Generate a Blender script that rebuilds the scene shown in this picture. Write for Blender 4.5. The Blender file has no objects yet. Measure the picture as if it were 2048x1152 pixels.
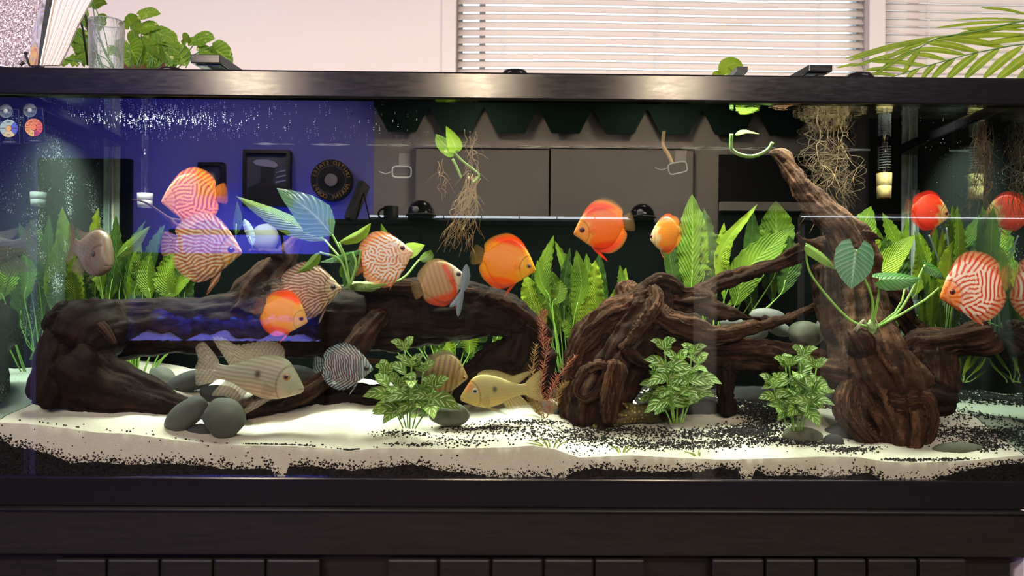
import bpy, bmesh, math, random
import numpy as np
from mathutils import Vector, Matrix
sc = bpy.context.scene
C = sc.collection
PI = math.pi
random.seed(7); RS = np.random.RandomState(11)
# ---------------------------------------------------------------- camera
F_PX = 1756.0
CAMP = Vector((0.0, -1.56, 1.083)); YAW = math.radians(0.78); ROLL = 0.0073; HOR = 640.0
_R = Vector((math.cos(YAW), -math.sin(YAW), 0)); _F = Vector((math.sin(YAW), math.cos(YAW), 0)); _U = Vector((0, 0, 1))
CR = _R * math.cos(ROLL) + _U * math.sin(ROLL); CU = _U * math.cos(ROLL) - _R * math.sin(ROLL)
cd = bpy.data.cameras.new('camera'); cam = bpy.data.objects.new('camera', cd); C.objects.link(cam)
m = Matrix((CR, CU, -_F)).transposed().to_4x4(); m.translation = CAMP; cam.matrix_world = m
cd.sensor_width = 36; cd.lens = F_PX / 2048 * 36; cd.shift_y = (HOR - 576) / 2048; cd.clip_start = 0.02
sc.camera = cam
# ---------------------------------------------------------------- world, view, lights
w = bpy.data.worlds.new('daylight'); sc.world = w; w.use_nodes = True
w.node_tree.nodes['Background'].inputs[0].default_value = (0.78, 0.93, 1.0, 1); w.node_tree.nodes['Background'].inputs[1].default_value = 2.2
sc.view_settings.view_transform = 'Standard'; sc.view_settings.look = 'None'
sc.view_settings.exposure = 0.0; sc.view_settings.gamma = 1.0; sc.view_settings.use_curve_mapping = False
cy = sc.cycles
cy.max_bounces = 8; cy.diffuse_bounces = 3; cy.glossy_bounces = 5; cy.transmission_bounces = 4; cy.transparent_max_bounces = 24
cy.sample_clamp_indirect = 4.0; cy.caustics_reflective = False; cy.caustics_refractive = False
try:
    cy.use_denoising = True
except Exception: pass

def area(name, loc, target, size, power, col, size_y=None, spread=PI):
    l = bpy.data.lights.new(name, 'AREA'); l.energy = power; l.color = col; l.size = size; l.spread = spread
    if size_y: l.shape = 'RECTANGLE'; l.size_y = size_y
    o = bpy.data.objects.new(name, l); C.objects.link(o); o.location = loc
    d = Vector(target) - Vector(loc); o.rotation_euler = d.to_track_quat('-Z', 'Y').to_euler()
    return o
# tank strip lights (the two LED bars that lie over the water, see led_bar below)
TANKW = 19.0
for i, xx in enumerate((-0.47, 0.47)):
    area('tank_led_light', (xx, 0.22, 1.528), (xx, 0.22, 0), 0.86, TANKW, (0.93, 1.0, 0.80), 0.10)
for xx in (-1.55, -0.15, 1.05):                      # the three warm ceiling downlights
    l = bpy.data.lights.new('downlight_lamp', 'AREA'); l.shape = 'DISK'; l.size = 0.17; l.energy = 45; l.color = (1.0, 0.80, 0.58)
    o = bpy.data.objects.new('downlight_lamp', l); C.objects.link(o); o.location = (xx, -3.9, 2.572)
for xx, tx in ((-1.55, -.55), (-0.15, -.05), (1.05, .45)):   # added spots at the downlights, aimed at the tank for rim highlights
    l = bpy.data.lights.new('added_rim_spot', 'SPOT'); l.energy = 85; l.color = (1.0, 0.78, 0.55); l.spot_size = math.radians(38); l.spot_blend = 1.0; l.shadow_soft_size = .05
    o = bpy.data.objects.new('added_rim_spot', l); C.objects.link(o); o.location = (xx, -3.86, 2.55); o.rotation_euler = (Vector((tx, 0, 1.25)) - o.location).to_track_quat('-Z', 'Y').to_euler()
for xx in (-1.4, 1.4):                               # added room fill under the ceiling behind the camera, no panels there
    area('room_fill_light', (xx, -2.3, 2.63), (xx, -2.3, 0), 0.9, 118, (1.0, 0.93, 0.88), 0.6)
for xx in (-1.0, 1.2):
    area('room_fill_light', (xx, -0.55, 2.63), (xx, -0.55, 0), 0.8, 11, (1.0, 0.90, 0.84), 0.3)  # added weaker fill just in front of the tank
# blue reef lamp, then an added high wash, for the left rear wall
area('blue_wash_light', (-1.62, -4.17, 1.60), (-1.62, -4.35, 1.63), 0.9, 30, (0.10, 0.13, 1.0), 0.08)
area('blue_wash_light', (-2.2, -3.3, 2.45), (-2.2, -4.3, 1.5), 1.2, 22, (0.10, 0.13, 1.0), 0.2)  # added blue wash in mid-air, no lamp hangs there
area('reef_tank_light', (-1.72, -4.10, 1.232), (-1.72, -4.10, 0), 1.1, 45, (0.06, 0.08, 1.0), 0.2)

# ---------------------------------------------------------------- pixel helpers (points on real planes of the place)
def ray(px, py):
    return _F + CR * ((px - 1024) / F_PX) + CU * (-(py - HOR) / F_PX)
def P(px, py, y=0.0):
    d = ray(px, py); t = (y - CAMP.y) / d.y
    return CAMP + d * t
def S(y):                      # metres per pixel on the plane y
    return (y - CAMP.y) / F_PX
def M(px, py, yv):             # a thing behind the camera that is seen mirrored in the front pane
    p = P(px, py, yv); return Vector((p.x, -yv, p.z))

# ---------------------------------------------------------------- objects
def tag(o, label=None, cat=None, group=None, kind=None):
    if label: o['label'] = label
    if cat: o['category'] = cat
    if group: o['group'] = group
    if kind: o['kind'] = kind
    return o
def empty(name, loc=(0, 0, 0), label=None, cat=None, group=None):
    o = bpy.data.objects.new(name, None); C.objects.link(o); o.location = loc; o.empty_display_size = 0.02
    return tag(o, label, cat, group)
def mobj(name, verts, faces, mat=None, parent=None, smooth=True, uv=None, world=True):
    me = bpy.data.meshes.new(name)
    me.from_pydata([tuple(v) for v in verts] if not isinstance(verts, np.ndarray) else verts.tolist(), [], faces if not isinstance(faces, np.ndarray) else faces.tolist())
    if smooth: me.polygons.foreach_set('use_smooth', [True] * len(me.polygons))
    if uv is not None:
        l = me.uv_layers.new(name='UVMap'); li = np.empty(len(me.loops), np.int32); me.loops.foreach_get('vertex_index', li)
        l.data.foreach_set('uv', np.asarray(uv, np.float32)[li].ravel())
    if mat:
        for k in (mat if isinstance(mat, (list, tuple)) else [mat]): me.materials.append(k)
    o = bpy.data.objects.new(name, me); C.objects.link(o)
    if parent:
        o.parent = parent
        if world: o.matrix_parent_inverse = Matrix.Translation(-parent.location) if parent.type == 'EMPTY' else Matrix()
    return o
class MB:
    def __init__(s): s.v = []; s.f = []; s.mi = []
    def add(s, v, f, mi=0):
        n = len(s.v); s.v += [tuple(p) for p in v]; s.f += [tuple(i + n for i in q) for q in f]; s.mi += [mi] * len(f)
    def box(s, a, b, mi=0, bev=0.0):
        x0, y0, z0 = a; x1, y1, z1 = b
        if bev > 0:
            bm = bmesh.new(); bmesh.ops.create_cube(bm, size=1)
            for v in bm.verts: v.co = Vector(((x0 + x1) / 2 + v.co.x * (x1 - x0), (y0 + y1) / 2 + v.co.y * (y1 - y0), (z0 + z1) / 2 + v.co.z * (z1 - z0)))
            bmesh.ops.bevel(bm, geom=bm.edges[:], offset=bev, segments=2, affect='EDGES', profile=0.6)
            bm.verts.index_update(); s.add([v.co for v in bm.verts], [[v.index for v in f.verts] for f in bm.faces], mi); bm.free(); return
        v = [(x0, y0, z0), (x1, y0, z0), (x1, y1, z0), (x0, y1, z0), (x0, y0, z1), (x1, y0, z1), (x1, y1, z1), (x0, y1, z1)]
        s.add(v, [(0, 3, 2, 1), (4, 5, 6, 7), (0, 1, 5, 4), (1, 2, 6, 5), (2, 3, 7, 6), (3, 0, 4, 7)], mi)
    def tube(s, pts, rad, n=8, mi=0, cap=True):
        v, f = tube_vf(pts, rad, n, cap); s.add(v, f, mi)
    def lathe(s, prof, c=(0, 0, 0), n=32, mi=0, axis='z'):
        c = Vector(c); v = []; f = []
        for (r, h) in prof:
            for k in range(n):
                a = 2 * PI * k / n
                q = Vector((r * math.cos(a), r * math.sin(a), h)) if axis == 'z' else Vector((r * math.cos(a), h, r * math.sin(a)))
                v.append(c + q)
        for i in range(len(prof) - 1):
            for k in range(n):
                k2 = (k + 1) % n; q = (i * n + k, i * n + k2, (i + 1) * n + k2, (i + 1) * n + k)
                f.append(q if axis == 'z' else q[::-1])
        s.add(v, f, mi)
    def build(s, name, mat, parent=None, smooth=False):
        o = mobj(name, s.v, s.f, mat, parent, smooth)
        if any(s.mi): o.data.polygons.foreach_set('material_index', s.mi)
        return o
def frames(pts):
    pts = [Vector(p) for p in pts]; T = []
    for i in range(len(pts)):
        a = pts[max(i - 1, 0)]; b = pts[min(i + 1, len(pts) - 1)]; t = (b - a)
        T.append(t.normalized() if t.length > 1e-9 else Vector((0, 0, 1)))
    n = T[0].orthogonal().normalized(); N = [n]
    for i in range(1, len(pts)):
        n = n - T[i] * n.dot(T[i])
        n = n.normalized() if n.length > 1e-6 else T[i].orthogonal().normalized(); N.append(n)
    return pts, T, N
def tube_vf(pts, rad, n=8, cap=True):
    pts, T, N = frames(pts); v = []; f = []
    if not hasattr(rad, '__len__'): rad = [rad] * len(pts)
    for p, t, nn, r in zip(pts, T, N, rad):
        b = t.cross(nn)
        for k in range(n):
            a = 2 * PI * k / n; v.append(p + nn * (r * math.cos(a)) + b * (r * math.sin(a)))
    for i in range(len(pts) - 1):
        for k in range(n):
            k2 = (k + 1) % n; f.append((i * n + k, i * n + k2, (i + 1) * n + k2, (i + 1) * n + k))
    if cap:
        f.append(tuple(range(n - 1, -1, -1))); f.append(tuple(range((len(pts) - 1) * n, len(pts) * n)))
    return v, f
def spline(pts, n):            # Catmull-Rom through rows of numbers
    A = np.array(pts, float); K = len(A)
    A = np.vstack([2 * A[0] - A[1], A, 2 * A[-1] - A[-2]]); out = []
    for i in range(n):
        u = i / (n - 1) * (K - 1); k = min(int(u), K - 2); t = u - k
        p0, p1, p2, p3 = A[k], A[k + 1], A[k + 2], A[k + 3]
        out.append(0.5 * ((2 * p1) + (-p0 + p2) * t + (2 * p0 - 5 * p1 + 4 * p2 - p3) * t * t + (-p0 + 3 * p1 - 3 * p2 + p3) * t ** 3))
    return np.array(out)
def box(name, a, b, mat, parent=None, bev=0.0):
    q = MB(); q.box(a, b, 0, bev); return q.build(name, mat, parent)

# ---------------------------------------------------------------- materials
def lin(r, g, b):
    f = lambda c: ((c / 255 + 0.055) / 1.055) ** 2.4 if c > 10 else c / 255 / 12.92
    return (f(r), f(g), f(b), 1)
class Mat:
    def __init__(s, name):
        s.m = bpy.data.materials.new(name); s.m.use_nodes = True; s.nt = s.m.node_tree; s.b = s.nt.nodes['Principled BSDF']; s.out = s.nt.nodes['Material Output']
    def n(s, t, **k):
        nd = s.nt.nodes.new(t)
        for a, v in k.items():
            if a.startswith('i_'): 
                key = a[2:]; key = int(key) if key.isdigit() else key.replace('_', ' ')
                nd.inputs[key].default_value = v
            else: setattr(nd, a, v)
        return nd
    def l(s, a, b): s.nt.links.new(a, b)
    def ramp(s, fac, stops, interp='LINEAR'):
        r = s.n('ShaderNodeValToRGB'); r.color_ramp.interpolation = interp
        while len(r.color_ramp.elements) < len(stops): r.color_ramp.elements.new(0.5)
        for e, (p, c) in zip(r.color_ramp.elements, stops): e.position = p; e.color = c if len(c) == 4 else (*c, 1)
        s.l(fac, r.inputs[0]); return r.outputs[0]
    def coord(s, kind='Object', scale=(1, 1, 1)):
        t = s.n('ShaderNodeTexCoord'); mp = s.n('ShaderNodeMapping'); mp.inputs['Scale'].default_value = scale
        s.l(t.outputs[kind], mp.inputs[0]); return mp.outputs[0]
    def noise(s, vec, scale, detail=4, rough=0.55, dist=0.0):
        t = s.n('ShaderNodeTexNoise'); t.inputs['Scale'].default_value = scale; t.inputs['Detail'].default_value = detail; t.inputs['Roughness'].default_value = rough; t.inputs['Distortion'].default_value = dist
        s.l(vec, t.inputs[0]); return t.outputs[0]
    def bump(s, h, strength=0.3, dist=0.01):
        b = s.n('ShaderNodeBump'); b.inputs['Strength'].default_value = strength; b.inputs['Distance'].default_value = dist
        s.l(h, b.inputs['Height']); s.l(b.outputs[0], s.b.inputs['Normal']); return b
def simple(name, col, rough=0.5, spec=0.5, var=0.0, vscale=30, bump=0.0, bscale=200, metal=0, coat=0, emis=None):
    q = Mat(name); q.b.inputs['Roughness'].default_value = rough; q.b.inputs['Specular IOR Level'].default_value = spec; q.b.inputs['Metallic'].default_value = metal
    q.b.inputs['Coat Weight'].default_value = coat
    v = q.coord()
    c = tuple(col[:3])
    nn = q.noise(v, vscale)
    q.l(q.ramp(nn, [(0.3, tuple(x * (1 - var) for x in c)), (0.7, tuple(min(1, x * (1 + var)) for x in c))]), q.b.inputs['Base Color'])
    if bump: q.bump(q.noise(v, bscale, 3), bump, 0.001)
    if emis: q.b.inputs['Emission Color'].default_value = (*emis[0], 1); q.b.inputs['Emission Strength'].default_value = emis[1]
    return q.m
def clear(name, ior, tint=(1, 1, 1), bumpf=None, rough=0.0, gl=(1, 1, 1)):
    q = Mat(name); q.nt.nodes.remove(q.b)
    tr = q.n('ShaderNodeBsdfTransparent'); tr.inputs[0].default_value = (*tint, 1)
    g = q.n('ShaderNodeBsdfGlossy'); g.inputs['Roughness'].default_value = rough; g.inputs[0].default_value = (*gl, 1)
    fr = q.n('ShaderNodeFresnel'); fr.inputs['IOR'].default_value = ior
    mx = q.n('ShaderNodeMixShader'); q.l(fr.outputs[0], mx.inputs[0]); q.l(tr.outputs[0], mx.inputs[1]); q.l(g.outputs[0], mx.inputs[2]); q.l(mx.outputs[0], q.out.inputs[0])
    q.mx = mx; q.g = g; q.fr = fr; q.tr = tr
    return q
# ================================================================ ROOM
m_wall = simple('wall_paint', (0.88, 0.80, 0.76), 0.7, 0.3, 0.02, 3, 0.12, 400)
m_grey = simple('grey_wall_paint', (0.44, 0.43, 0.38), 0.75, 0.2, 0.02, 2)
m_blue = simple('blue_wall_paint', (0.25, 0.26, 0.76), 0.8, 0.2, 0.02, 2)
m_ceil = simple('ceiling_paint', (0.80, 0.76, 0.72), 0.85, 0.2, 0.02, 4)
m_floor = simple('floor_wood', (0.10, 0.055, 0.03), 0.45, 0.4, 0.35, 8)
m_trim = simple('white_trim', (0.84, 0.78, 0.73), 0.45, 0.4, 0.02, 5)
X0, X1, YB, YF, ZC = -3.7, 3.7, 0.80, -4.35, 2.68
def st(o): o['kind'] = 'structure'; return o
st(box('floor', (X0, YF, -0.05), (X1, YB, 0), m_floor))
st(box('ceiling', (X0, YF, ZC), (X1, YB, ZC + 0.05), m_ceil))
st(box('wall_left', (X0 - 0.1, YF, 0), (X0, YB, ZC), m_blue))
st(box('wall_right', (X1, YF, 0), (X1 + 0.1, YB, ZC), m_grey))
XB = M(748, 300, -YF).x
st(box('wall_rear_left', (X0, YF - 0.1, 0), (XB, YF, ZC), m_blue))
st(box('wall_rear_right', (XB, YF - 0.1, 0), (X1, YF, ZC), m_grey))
# wall behind the tank, with two openings
wz0, wz1 = 1.46, 2.35
def xw(px, y=YB): return P(px, 75, y).x
W = [(xw(913), xw(1732)), (xw(1766), xw(2500))]
q = MB(); yb0, yb1 = YB, YB + 0.12
q.box((X0, yb0, 0), (X1, yb1, wz0)); q.box((X0, yb0, wz1), (X1, yb1, ZC))
q.box((X0, yb0, wz0), (W[0][0], yb1, wz1)); q.box((W[0][1], yb0, wz0), (W[1][0], yb1, wz1)); q.box((W[1][1], yb0, wz0), (X1, yb1, wz1))
st(q.build('wall_back', m_wall))
# window casing strip left of the first blind
cs = st(box('trim_1', (xw(884), YB - 0.012, wz0 - 0.05), (xw(913) - 0.001, YB + 0.0, wz1 + 0.05), m_trim, bev=0.003))
m_pane = clear('window_glass', 1.45).m
m_sash = simple('white_sash', (0.50, 0.53, 0.55), 0.4, 0.5)
m_slat = Mat('blind_slat'); m_slat.b.inputs['Roughness'].default_value = 0.45
m_slat.b.inputs['Base Color'].default_value = (0.96, 0.88, 0.82, 1)
_tl = m_slat.n('ShaderNodeBsdfTranslucent', i_0=(0.98, 0.90, 0.84, 1)); _mx = m_slat.n('ShaderNodeMixShader', i_0=0.5)
m_slat.l(m_slat.b.outputs[0], _mx.inputs[1]); m_slat.l(_tl.outputs[0], _mx.inputs[2]); m_slat.l(_mx.outputs[0], m_slat.out.inputs[0]); m_slat = m_slat.m
m_cord = simple('cord', (0.85, 0.85, 0.83), 0.6)
for wi, (a, b) in enumerate(W):
    wn = st(empty('window_%d' % (wi + 1), ((a + b) / 2, YB + 0.06, wz0)))
    q = MB(); t = 0.03
    q.box((a, yb0 + .03, wz0), (a + t * .5, yb0 + .07, wz1)); q.box((b - t * .5, yb0 + .03, wz0), (b, yb0 + .07, wz1)); q.box((a, yb0 + .03, wz0), (b, yb0 + .07, wz0 + t)); q.box((a, yb0 + .03, wz1 - t), (b, yb0 + .07, wz1))
    q.build('window_frame', m_sash, wn)
    mull = [xw(965, YB + .05)] if wi == 0 else [xw(1825, YB + .05)]
    for xm in mull: box('mullion', (xm - .008, yb0 + .032, wz0 + .01), (xm + .008, yb0 + .068, wz1 - .01), m_sash, wn)
    box('pane', (a + .01, yb0 + .05, wz0 + .01), (b - .01, yb0 + .054, wz1 - .01), m_pane, wn)
    bl = empty('venetian_blind', ((a + b) / 2, YB, wz0), ['white venetian blind of the wide window behind the tank centre', 'white venetian blind behind the palm leaves'][wi], 'blind', 'window blinds')
    pitch = 15.72 * S(YB); n = 34; prm = None
    za = P(1300, 150, YB).z
    x_a, x_b = a + .004, b - .004
    for k in range(n):
        z = za - 0.12 + k * pitch
        if z > wz1 - .03: break
        # curved slat, tilted: near edge low, slight sag along its length
        nx = 14; cs_ = 5; wd = 0.0245; tilt = math.radians(57 + (14 if wi else 0))
        v = []; f = []
        for i in range(nx + 1):
            u = i / nx; sag = 0.0035 * math.sin(u * 5.0 + wi * 2 + k * .05) * (0.4 + k / n) + 0.004 * (u - .5)
            for j in range(cs_):
                s_ = (j / (cs_ - 1) - .5) * wd; arc = 0.0022 * (1 - (2 * j / (cs_ - 1) - 1) ** 2)
                yy = s_ * math.cos(tilt) + arc * math.sin(tilt); zz = s_ * math.sin(tilt) + arc * math.cos(tilt)
                v.append((x_a + (x_b - x_a) * u, YB + .012 + yy, z + zz + sag))
        for i in range(nx):
            for j in range(cs_ - 1): f.append((i * cs_ + j, i * cs_ + j + 1, (i + 1) * cs_ + j + 1, (i + 1) * cs_ + j))
        o = mobj('slat', v, f, m_slat, bl)
        md = o.modifiers.new('t', 'SOLIDIFY'); md.thickness = 0.0006
    for pxc in ([1005, 1314, 1638] if wi == 0 else [1857]):
        xc = xw(pxc)
        q = MB()
        for dx in (-.0012, .0012):
            q.tube([(xc + dx, YB - .002, wz0 + .01), (xc + dx * 1.5, YB - .002, 1.9), (xc + dx, YB - .002, wz1)], .0007, 5)
        q.build('ladder_cord', m_cord, bl)
st(box('trim_2', (W[0][1] + .001, YB - .02, wz0 - .03), (W[1][0] - .001, YB, wz1 + .02), m_trim, bev=.004))

# ---- what stands behind the photographer (seen mirrored in the front pane)
m_blackm = simple('matte_black', (0.012, 0.012, 0.012), 0.55, 0.3)
m_dgreen = simple('dark_green_felt', (0.012, 0.03, 0.024), 0.9, 0.1, 0.1, 40)
YV = 4.30
q = empty('pennant_valance', (0.6, -YV + .02, 2.5), 'dark green valance of blunt pennants mirrored along the glass top', 'valance')
za = M(1100, 218, YV).z; zb = M(1100, 267, YV).z
v_l = M(748, 200, YV).x
box('header_strip', (v_l, -YV, za), (M(1698, 240, YV).x - .002, -YV + .012, ZC - .01), m_dgreen, q)
cent = [694 + 109 * k for k in range(1, 10)]
for cpx in cent:
    c = M(cpx + 1, 240, YV).x; w2 = 53.5 * S(YV); w1 = 28 * S(YV)
    a_ = max(c - w2, v_l)
    v = []
    for yy in (-YV + .001, -YV + .011): v += [(a_, yy, za), (c + w2, yy, za), (c + w1, yy, zb), (max(c - w1, v_l), yy, zb)]
    mobj('pennant', v, [(0, 1, 2, 3), (7, 6, 5, 4), (0, 4, 5, 1), (1, 5, 6, 2), (2, 6, 7, 3), (3, 7, 4, 0)], m_dgreen, q, False)
m_gpanel = simple('grey_door_paint', (0.36, 0.35, 0.32), 0.6, 0.3)
# closet doors (panels with dark joints) on the grey wall
for i, (a_, b_) in enumerate(((832, 1098), (1102, 1386))):
    A = M(b_, 297, YV); B = M(a_, 297, YV); A, B = (A, B) if A.x < B.x else (B, A)
    d = st(empty('door_%d' % (i + 1), ((A.x + B.x) / 2, -YV, 0)))
    box('door_panel', (A.x, -YV - .04, 0.02), (B.x, -YV + .01, A.z), m_gpanel, d, bev=.004)
    box('door_head', (A.x, -YV - .045, A.z + .004), (B.x, -YV + .02, A.z + .03), m_trim, d)
a_ = M(1437, 310, YV); b_ = M(1640, 310, YV)
cb = empty('open_cabinet', ((a_.x + b_.x) / 2, -YV, 0), 'tall black cabinet with grey shelf mirrored behind the driftwood', 'cabinet')
box('body', (a_.x, -YV, 0), (b_.x, -YV + .02, a_.z), m_blackm, cb)
box('shelf', (a_.x, -YV + .0, M(1500, 424, YV).z), (b_.x, -YV + .08, M(1500, 407, YV).z), m_grey, cb)
a_ = M(1700, 240, YV); b_ = M(2035, 240, YV)  # invented dark box, keeps the right end of the reflection dim
cb = empty('dark_filler', ((a_.x + b_.x) / 2, -YV, 0), 'added dark wide box dimming the mirrored right end of the glass', 'dark_filler')
m_dgrey = simple('dark_grey_board', (0.10, 0.10, 0.095), 0.6)
box('body', (a_.x, -YV, 0), (b_.x, -YV + .25, a_.z), m_dgrey, cb); box('door_leaf', (a_.x + .02, -YV + .25, .1), ((a_.x + b_.x) / 2 - .01, -YV + .27, a_.z - .05), m_blackm, cb); box('door_leaf', ((a_.x + b_.x) / 2 + .01, -YV + .25, .1), (b_.x - .02, -YV + .27, a_.z - .05), m_blackm, cb)
# dark doorway in blue wall
a_ = M(262, 318, YV); b_ = M(76, 318, YV)
d = st(empty('door_3', ((a_.x + b_.x) / 2, -YV, 0))); A, B = sorted((a_.x, b_.x))
box('door_panel', (A, -YV - .04, 0.01), (B, -YV + .005, a_.z), m_blackm, d); box('door_frame', (A - .03, -YV - .04, .0), (A, -YV + .02, a_.z + .03), m_blue, d)
a_ = M(50, 505, YV); b_ = M(-500, 505, YV)  # added black box, keeps the lower left of the reflection dark
cb = empty('low_filler', ((a_.x + b_.x) / 2, -YV, 0), 'added low black box hiding the mirrored blue wall at the left end', 'cabinet')
A, B = sorted((a_.x, b_.x)); box('body', (max(A, X0 + .01), -YV + .001, 0), (B, -YV + .3, a_.z), m_blackm, cb); box('worktop', (max(A, X0 + .01), -YV + .001, a_.z), (B + .01, -YV + .31, a_.z + .02), m_blackm, cb)
# black counter
YC = 3.9
zt = M(1000, 441, YC).z; xa = M(655, 441, YC).x; xb = M(1392, 441, YC).x
k = empty('black_sideboard', ((xa + xb) / 2, -YC, 0), 'tall black sideboard mirrored in the lower middle of the glass', 'sideboard')
box('body', (xa + .01, -YC - .38, 0), (xb - .01, -YC - .01, zt - .03), m_blackm, k); box('worktop', (xa, -YC - .40, zt - .03), (xb, -YC, zt), m_blackm, k, bev=.004)
for i in range(4):
    w_ = (xb - xa - .04) / 4; box('door_leaf', (xa + .02 + i * w_ + .004, -YC - .01, .08), (xa + .02 + (i + 1) * w_ - .004, -YC, zt - .05), m_blackm, k, bev=.003)
# light bar behind the helmets
m_led = simple('led_white', (.9, .9, .9), .3, emis=((0.75, 0.87, 1.0), 9.0))
k = empty('tube_light', (0, -YC - .2, zt), 'thin segmented white light bar lying on the black sideboard', 'lamp')
A = M(737, 432, YC + .2); B = M(1266, 433, YC + .2); n = 7
box('mount', (A.x, -YC - .235, zt), (B.x, -YC - .212, A.z + .006), m_dgrey, k)
for i in range(n):
    t0, t1 = i / n, (i + 1) / n - .004
    zz = A.z
    box('light_segment', (A.x + (B.x - A.x) * t0, -YC - .212, zz - .0065), (A.x + (B.x - A.x) * t1, -YC - .198, zz + .0065), m_led, k)
A = M(1603, 433, 3.6); B = M(2200, 433, 3.6)
k = empty('wall_light_bar', ((A.x + B.x) / 2, -3.6, 1.6), 'long thin white light line mirrored across the red fish', 'lamp')
box('housing', (A.x, -3.63, A.z - .02), (B.x, -3.606, A.z + .02), m_dgrey, k); box('light_strip', (A.x, -3.605, A.z - .003), (B.x, -3.60, A.z + .003), m_led, k)
box('post', (B.x - .03, -3.66, 0), (B.x, -3.631, A.z), m_dgrey, k); box('post', (A.x, -3.66, 0), (A.x + .03, -3.631, A.z), m_dgrey, k)
# helmets, mug, easel
m_helm = simple('helmet_shell', (0.01, 0.01, 0.014), 0.12, 0.7, coat=1)
for (px, lab, r_) in ((842, 'glossy black helmet beside the black mug, mirrored', 27), (1284, 'glossy black helmet at the far end of the light bar', 25)):
    c = M(px, 441, YC - .02); r = r_ * S(YC + .12)
    h = empty('helmet', (c.x, c.y, zt), lab, 'helmet', 'helmets on the sideboard')
    q = MB(); q.lathe([(r * .98, 0), (r * 1.0, r * .35), (r * .93, r * .75), (r * .72, r * 1.12), (r * .4, r * 1.33), (0.001, r * 1.4)], (c.x, c.y, zt)); q.build('shell', m_helm, h, True)
    q = MB(); q.lathe([(r * .99, r * .30), (r * 1.1, r * .26), (r * 1.1, r * .32), (r * 1.0, r * .38)], (c.x, c.y, zt)); q.build('rim_trim', m_dgrey, h, True)
    q = MB(); q.lathe([(0.02, -.004), (.02, .01), (.001, .012)], (c.x - r * .3, c.y + r * .9, zt + r * .6), 12, axis='y'); q.build('snap_button', m_sash, h, True)
c = M(782, 441, YC + .1); r = 15 * S(YC)
g = empty('mug', (c.x, c.y, zt), 'black mug with a ring handle mirrored beside the helmet', 'mug')
q = MB(); q.lathe([(r, 0), (r, r * 2.0), (r * .9, r * 2.0), (r * .88, r * .2), (0.001, r * .15)], (c.x, c.y, zt)); q.build('cup', m_blackm, g, True)
q = MB(); q.tube([(c.x - r * (.95 + .75 * math.sin(t)), c.y, zt + r * (1 + .7 * math.cos(t))) for t in np.linspace(0, PI, 12)], .006, 8); q.build('handle', m_blackm, g, True)
g = empty('picture_on_easel', (M(720, 441, YC + .1).x, -YC - .1, zt), 'leaning picture on a small wire easel, seen edge on', 'picture')
A = M(700, 440, YC + .1); B = M(729, 368, YC + .1)
v = []
for dy in (-.13, .13):
    for (p_, s_) in ((A, -1), (A, 1), (B, 1), (B, -1)): v.append((p_.x + s_ * .017, -YC - .1 + dy, p_.z + (0 if p_ is A else 0)))
mobj('picture_board', v, [(0, 1, 2, 3), (7, 6, 5, 4), (0, 4, 5, 1), (1, 5, 6, 2), (2, 6, 7, 3), (3, 7, 4, 0)], m_dgrey, g, False)
q = MB(); 
for e in (740, 712): q.tube([M(727, 385, YC + .1), M(e, 440, YC + .1)], .004, 6)
q.build('wire_leg', m_blackm, g)
# blue wall pictures
def framed(pxa, pya, pxb, pyb, name, lab, cat='picture'):
    A = M(pxa, pya, YV); B = M(pxb, pyb, YV); x0, x1 = sorted((A.x, B.x)); z0, z1 = sorted((A.z, B.z)); y = -YV
    o = empty(name, ((x0 + x1) / 2, y, z0), lab, cat)
    t = .022; q = MB()
    q.box((x0, y - .05, z0), (x0 + t, y + .02, z1)); q.box((x1 - t, y - .05, z0), (x1, y + .02, z1)); q.box((x0 + t, y - .05, z0), (x1 - t, y + .02, z0 + t)); q.box((x0 + t, y - .05, z1 - t), (x1 - t, y + .02, z1))
    q.build('picture_frame', m_blackm, o); box('print', (x0 + t, y - .05, z0 + t), (x1 - t, y - .003, z1 - t), m_dgrey if name != 'portrait_print' else m_pbg, o)
    return o, x0, x1, z0, z1, y
m_pbg = simple('portrait_backdrop', (0.04, 0.045, 0.07), .6, .3, .3, 6)
m_white = simple('white_print', (.8, .78, .72), .6); m_navy = simple('navy_print', (.035, .04, .10), .6); m_gold = simple('gold_print', (.65, .42, .12), .5); m_red = simple('red_print', (.3, .03, .03), .6)
o, x0, x1, z0, z1, y = framed(397, 325, 448, 390, 'square_frame', 'small square black frame with a round emblem on blue wall')
def disc(name, c, r, mat, par, y, n=40, r2=0, th=.002):
    q = MB(); prof = [(r2 + 1e-4, 0), (r2 + 1e-4, th), (r, th), (r, 0)]
    q.lathe(prof, (c[0], y, c[1]), n, axis='y'); return q.build(name, mat, par)
disc('emblem', ((x0 + x1) / 2, (z0 + z1) / 2 + .02), .045, m_navy, o, y - .003, r2=.03); disc('emblem_centre', ((x0 + x1) / 2, (z0 + z1) / 2 + .02), .018, m_gpanel, o, y - .003)
o, x0, x1, z0, z1, y = framed(487, 300, 580, 413, 'portrait_print', 'framed portrait print of a person in a white cap, with flag')
def poly(name, pts, mat, par, y, th=.002):
    n = len(pts); v = [(p[0], y, p[1]) for p in pts] + [(p[0], y + th, p[1]) for p in pts]
    f = [tuple(range(n)), tuple(range(2 * n - 1, n - 1, -1))] + [(i, i + n, (i + 1) % n + n, (i + 1) % n) for i in range(n)]
    ob = mobj(name, v, f, mat, par, False); return ob
def mp(l, yv=YV): return [(M(a, b, yv).x, M(a, b, yv).z) for a, b in l]
for k_ in range(6):
    poly('flag_stripe', mp([(553 - k_ * 1.2 + 4 * (k_ % 2), 338 + k_ * 5), (571, 334 + k_ * 5), (571, 337 + k_ * 5), (551, 341 + k_ * 5)]), m_white if k_ % 2 else m_navy, o, y - .003)
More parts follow.
